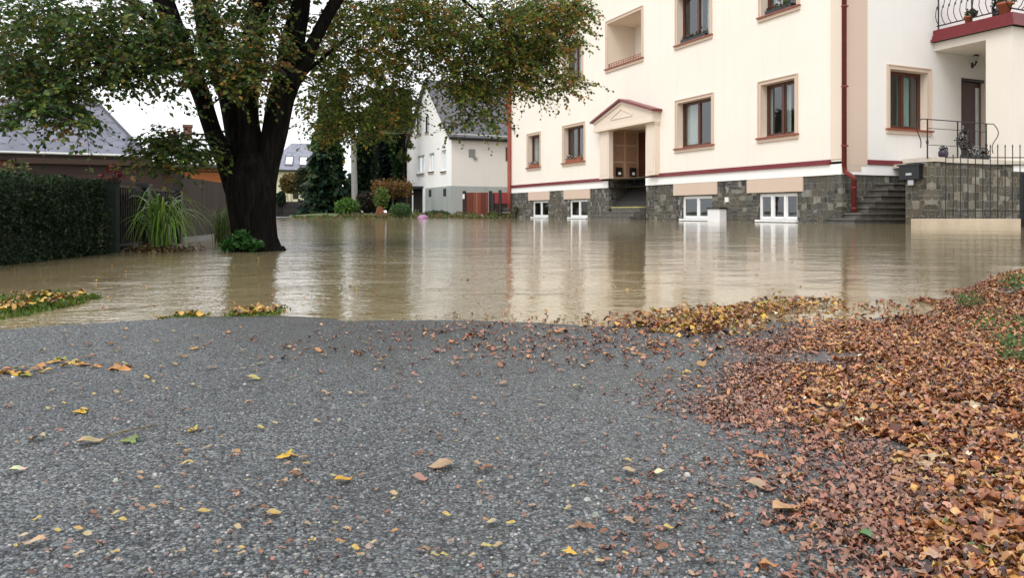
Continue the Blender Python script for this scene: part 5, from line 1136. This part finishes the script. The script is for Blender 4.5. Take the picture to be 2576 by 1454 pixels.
# single leaves one can point to
YE, TA, BR, CRm, GR, OR_ = (.55,.33,.03), (.42,.29,.15), (.20,.075,.03), (.62,.56,.36), (.06,.17,.03), (.45,.19,.05)
SL = [(720,1152,46,YE,'lobed','large bright yellow lobed leaf in the middle of the asphalt'),(865,1216,46,(.55,.30,.02),'curl','orange yellow leaf right of the large lobed one'),(515,1297,34,(.5,.32,.10),'curl','ochre leaf on the asphalt below the large lobed one'),
 (690,1301,40,(.46,.34,.10),'curl','olive yellow leaf in the lower middle of the asphalt'),(1435,1398,34,YE,'lobed','small bright yellow leaf near the bottom edge'),(205,1040,38,YE,'lobed','yellow leaf on the left part of the asphalt'),
 (92,1110,42,TA,'curl','tan leaf at far left beneath the yellow one'),(230,1118,62,TA,'curl','long pale tan leaf beside a dry stalk'),(332,1113,48,(.18,.22,.05),'lobed','green and yellow leaf right of the dry stalk'),
 (490,880,24,YE,'lobed','small yellow leaf near the far asphalt edge'),(800,888,28,OR_,'curl','orange leaf near the middle of the far asphalt edge'),(48,1190,40,CRm,'curl','curled cream leaf at the left edge'),
 (1108,1180,70,(.36,.24,.14),'curl','big flat tan leaf in the centre of the road'),(1585,1193,40,(.40,.27,.16),'curl','faded tan leaf left of a cream square one'),(1655,1198,34,CRm,'curl','pale cream leaf on the right centre of asphalt'),
 (1057,1215,44,(.38,.20,.12),'curl','pinkish tan leaf just below the big flat tan one'),(746,1203,32,BR,'curl','dark brown leaf left of the orange yellow one'),(708,1222,34,TA,'curl','tan leaf touching the dark brown one'),
 (85,1376,54,(.44,.31,.17),'curl','pointed tan leaf in the lower left corner area'),(1195,845,40,BR,'lobed','curled brown leaf standing near the water edge'),(1532,900,30,OR_,'curl','single orange leaf left of the leaf drift'),
 (2192,1363,54,GR,'curl','single fresh green leaf lying in the brown drift'),(2500,1127,44,CRm,'curl','cream leaf in the brown drift at right'),(1915,1235,74,(.38,.24,.15),'curl','wide flat brown leaf left of the drift'),
 (1665,1390,44,BR,'curl','russet leaf low in the picture right of centre'),(1466,1330,50,(.22,.10,.05),'lobed','crumpled brown leaf above the small bright yellow one'),(1917,1155,36,OR_,'lobed','orange brown leaf between the two tongues of drift'),
 (300,930,58,OR_,'lobed','frayed orange leaf at the right end of the yellow row'),(640,958,40,(.46,.36,.12),'curl','pale yellow leaf in the upper middle of asphalt'),(488,1086,30,(.5,.34,.06),'lobed','ragged yellow leaf left of centre'),
 (1980,1290,80,(.50,.30,.13),'curl','long curled tan leaf at the tip of the lower drift'),(1110,838,28,BR,'curl','small brown leaf left of the curled standing one'),(1410,838,36,OR_,'curl','flat orange leaf at the water edge right of centre'),
 (1455,980,30,(.4,.33,.12),'curl','yellowish leaf in the right centre distance'),(1936,1436,44,OR_,'curl','orange brown leaf cut by the bottom edge'),(1053,1152,28,BR,'curl','small reddish leaf above the big flat tan one'),
 (1220,1187,36,(.26,.11,.06),'curl','reddish brown leaf right of the big flat tan one'),(820,996,26,TA,'curl','tan fleck of a leaf above the large lobed one'),(1265,970,28,(.32,.2,.12),'curl','upright brownish leaf in the middle distance')]
def one_leaf(x, y, w, col, tm, label, group=None, an=None):
    X, Y, z = drop(x, y); s = w/F*Y; s *= 1.25 if tm == 'lobed' else 1.05
    T, FAC = TEMPL[tm]; an = random.uniform(-.5,.5) + (PI/2 if random.random() < .5 else -PI/2) if an is None else an
    me = bpy.data.meshes.new('fallen_leaf'); ca, sa = math.cos(an), math.sin(an); cu = random.uniform(.5,1.3)
    me.from_pydata([((a*ca-b*sa)*s, (a*sa+b*ca)*s, c*s*cu+.003) for a, b, c in T], [], FAC); me.materials.append(M['litter'])
    a_ = me.color_attributes.new('tint','FLOAT_COLOR','POINT'); v = [(*[min(1,q*random.uniform(.75,1.2)) for q in col],1) for _ in T]; a_.data.foreach_set('color', np.array(v, dtype=np.float32).ravel())
    me.polygons.foreach_set('use_smooth', np.ones(len(FAC), bool)); o_ = bpy.data.objects.new('fallen_leaf', me); COL.objects.link(o_); o_.location = (X, Y, z+.002); tag(o_, label, 'leaf', group); return o_
for (x, y, w, c_, tm, lab) in SL: one_leaf(x, y, w, c_, tm, lab, 'single leaves on the asphalt')
random.seed(21)
# row of yellow leaves at left
for k in range(16): one_leaf(10+k*15.5+random.uniform(-5,5), 925+random.uniform(-16,14)+ (10 if k < 8 else -8), random.uniform(24,38), random.choice([YE,(.5,.3,.05),(.3,.3,.05),OR_]), random.choice(['curl','lobed']), 'one of the yellow leaves lying in a row at left', 'yellow leaves in a row at left')
for k in range(260):
    y = 825 + 600*random.random()**1.15; x = random.uniform(150, 1950)
    if random.random() < .35: x = random.uniform(10, 900)
    if x > 1750 and y > 930: continue
    w = random.uniform(12, 30)*(.62+.42*(y-800)/600); one_leaf(x, y, w, random.choice([TA,BR,(.36,.24,.13),(.48,.34,.1),(.40,.20,.07),(.3,.17,.09),(.52,.36,.08),(.45,.36,.2)]), 'curl', 'one of the small withered leaves scattered over the grey asphalt', 'small withered leaves on the asphalt')
# dry stalk
X, Y, z = drop(268, 1105); m = MB(); m.tube([(X,Y,z+.003),(X+.015,Y+.02,z+.006),(X+.035,Y+.05,z+.004),(X+.045,Y+.07,z+.004)], [.001,.0016,.0014,.0006], 5); tag(m.build('dry_stalk', simple('dry_stalk', (.16,.13,.05), .8)), 'thin dry stalk lying by the long pale tan leaf', 'stalk')
# grass islet at left and tufts
def gpatch(pts, zt, n, name, label, pal, hh=(.01,.03), extra_leaf=60):
    m = MB(); W = world_poly(pts, .01); x0, x1 = min(p[0] for p in W), max(p[0] for p in W); y0, y1 = min(p[1] for p in W), max(p[1] for p in W)
    C_ = []; Lf = []
    while len(C_) < n:
        X, Y = random.uniform(x0, x1), random.uniform(y0, y1)
        if inpoly(X+random.gauss(0,.02), Y+random.gauss(0,.03), W) and noise.noise(Vector((X*7,Y*7,1)))+random.random()*.8 > .1: C_.append((X, Y, zt*random.uniform(.1,1)*(.6+.8*noise.noise(Vector((X*9,Y*9,7))))))
    C_ = np.array(C_); D_ = unit(n)*.5+np.array([0,0,1.0]); o_ = cards(C_-np.array([0,0,.01]), D_, unit(n), RNG.uniform(hh[0],hh[1],n), palette(n, pal, .3), name, M['blade']); tag(o_, label, 'grass', kind='stuff')
    T = dict(C=[],D=[],N=[],S=[],K=[])
    for _ in range(extra_leaf):
        c_ = random.choice(C_); put(T, c_[0], c_[1], zt+.004, random.uniform(.022,.04), .5)
    if extra_leaf: flush(T, 'leaves_on_grass', pl_yel, 'yellow and orange leaves lying on the ' + label.split(' at')[0].split(' in')[0])
grp = [(.09,.16,.02,3),(.13,.20,.03,2),(.05,.09,.015,2),(.20,.17,.03,1)]
gpatch([(-260,755),(0,752),(120,745),(248,741),(180,765),(90,782),(0,797),(-260,815)], .028, 5200, 'grass_islet', 'strip of short green grass above the water at left', grp, (.012,.028), 170)
gpatch([(410,793),(470,783),(520,780),(500,795),(430,803)], .006, 260, 'drowned_grass', 'small patch of drowned grass in the water near the asphalt edge', grp, (.012,.022), 12)
gpatch([(588,775),(700,765),(700,785),(590,796)], .006, 700, 'drowned_grass', 'drowned grass patch in the dark reflection of the trunk', grp, (.012,.022), 45)
mg = MB(); W = world_poly([(-300,758),(0,755),(120,749),(235,744),(170,763),(80,779),(0,794),(-300,812)], .0); mg.face([(x,y,.008) for x,y in W]); tag(mg.build('soil_islet', M['grassground']), kind='structure')
# weeds on the right bank
for i, (x, y, R_, lab) in enumerate(((2532,870,.085,'green weedy sprig among brown leaves at the right edge'),(2440,782,.05,'small mossy tuft on the right bank near the water'),(2560,735,.06,'thin green weeds at the top of the right bank'),(2560,920,.05,'lowest green sprig on the right bank'))):
    X, Y, z = drop(x, y); z += .018; c = Vector((X, Y, z)); R_ *= 1.2; o = thing('weed', c, lab, 'weed', 'weeds on the right bank')
    blades(o, c, 60, (R_*.5,R_*1.4), R_*1.0, .0022, [(.12,.20,.05,3),(.20,.26,.07,1),(.07,.13,.03,1)], .6, flop=.6)
    foliage_ball(c+Vector((0,0,R_*.35)), R_*.8, 150, .012, [(.09,.17,.05,3),(.17,.24,.09,1)], 'foliage', M['leaf'], o, .6)
# ------------------------------------------------------------------ light, sky, camera
w = bpy.data.worlds.new('World'); sc.world = w; w.use_nodes = True; nt = w.node_tree; nt.nodes.clear()
SUN_EL, SUN_AZ = math.radians(52), math.radians(215)      # azimuth clockwise from +Y
sky = nt.nodes.new('ShaderNodeTexSky'); sky.sky_type = 'NISHITA'; sky.sun_disc = False; sky.sun_elevation = SUN_EL; sky.sun_rotation = SUN_AZ; sky.dust_density = 6; sky.air_density = 1.2
hs_ = nt.nodes.new('ShaderNodeHueSaturation'); hs_.inputs['Saturation'].default_value = .22
mixc = nt.nodes.new('ShaderNodeMix'); mixc.data_type = 'RGBA'; mixc.inputs[0].default_value = .72; mixc.inputs[7].default_value = (12.5, 12.7, 13.1, 1)
bg = nt.nodes.new('ShaderNodeBackground'); bg.inputs['Strength'].default_value = .13; out = nt.nodes.new('ShaderNodeOutputWorld')
nt.links.new(sky.outputs[0], hs_.inputs['Color']); nt.links.new(hs_.outputs[0], mixc.inputs[6]); nt.links.new(mixc.outputs[2], bg.inputs[0]); nt.links.new(bg.outputs[0], out.inputs[0])
sd = bpy.data.lights.new('sun', 'SUN'); sd.energy = 1.1; sd.angle = math.radians(25); sd.color = (1, .96, .90); so = bpy.data.objects.new('sun', sd); COL.objects.link(so)
dv = Vector((math.sin(SUN_AZ)*math.cos(SUN_EL), math.cos(SUN_AZ)*math.cos(SUN_EL), math.sin(SUN_EL))); so.rotation_euler = dv.to_track_quat('Z', 'Y').to_euler()
cd = bpy.data.cameras.new('camera'); cam = bpy.data.objects.new('camera', cd); COL.objects.link(cam); sc.camera = cam
cam.location = (0, 0, H); cam.rotation_euler = (PI/2, 0, 0); cd.sensor_width = 36; cd.lens = 36*F/2576; cd.shift_x = 0.0; cd.shift_y = -(727-HY)/2576; cd.clip_end = 6000; cd.clip_start = .02
sc.view_settings.view_transform = 'Standard'; sc.view_settings.look = 'None'; sc.view_settings.exposure = 0.17; sc.view_settings.gamma = 1
sc.cycles.max_bounces = 8; sc.cycles.transparent_max_bounces = 8
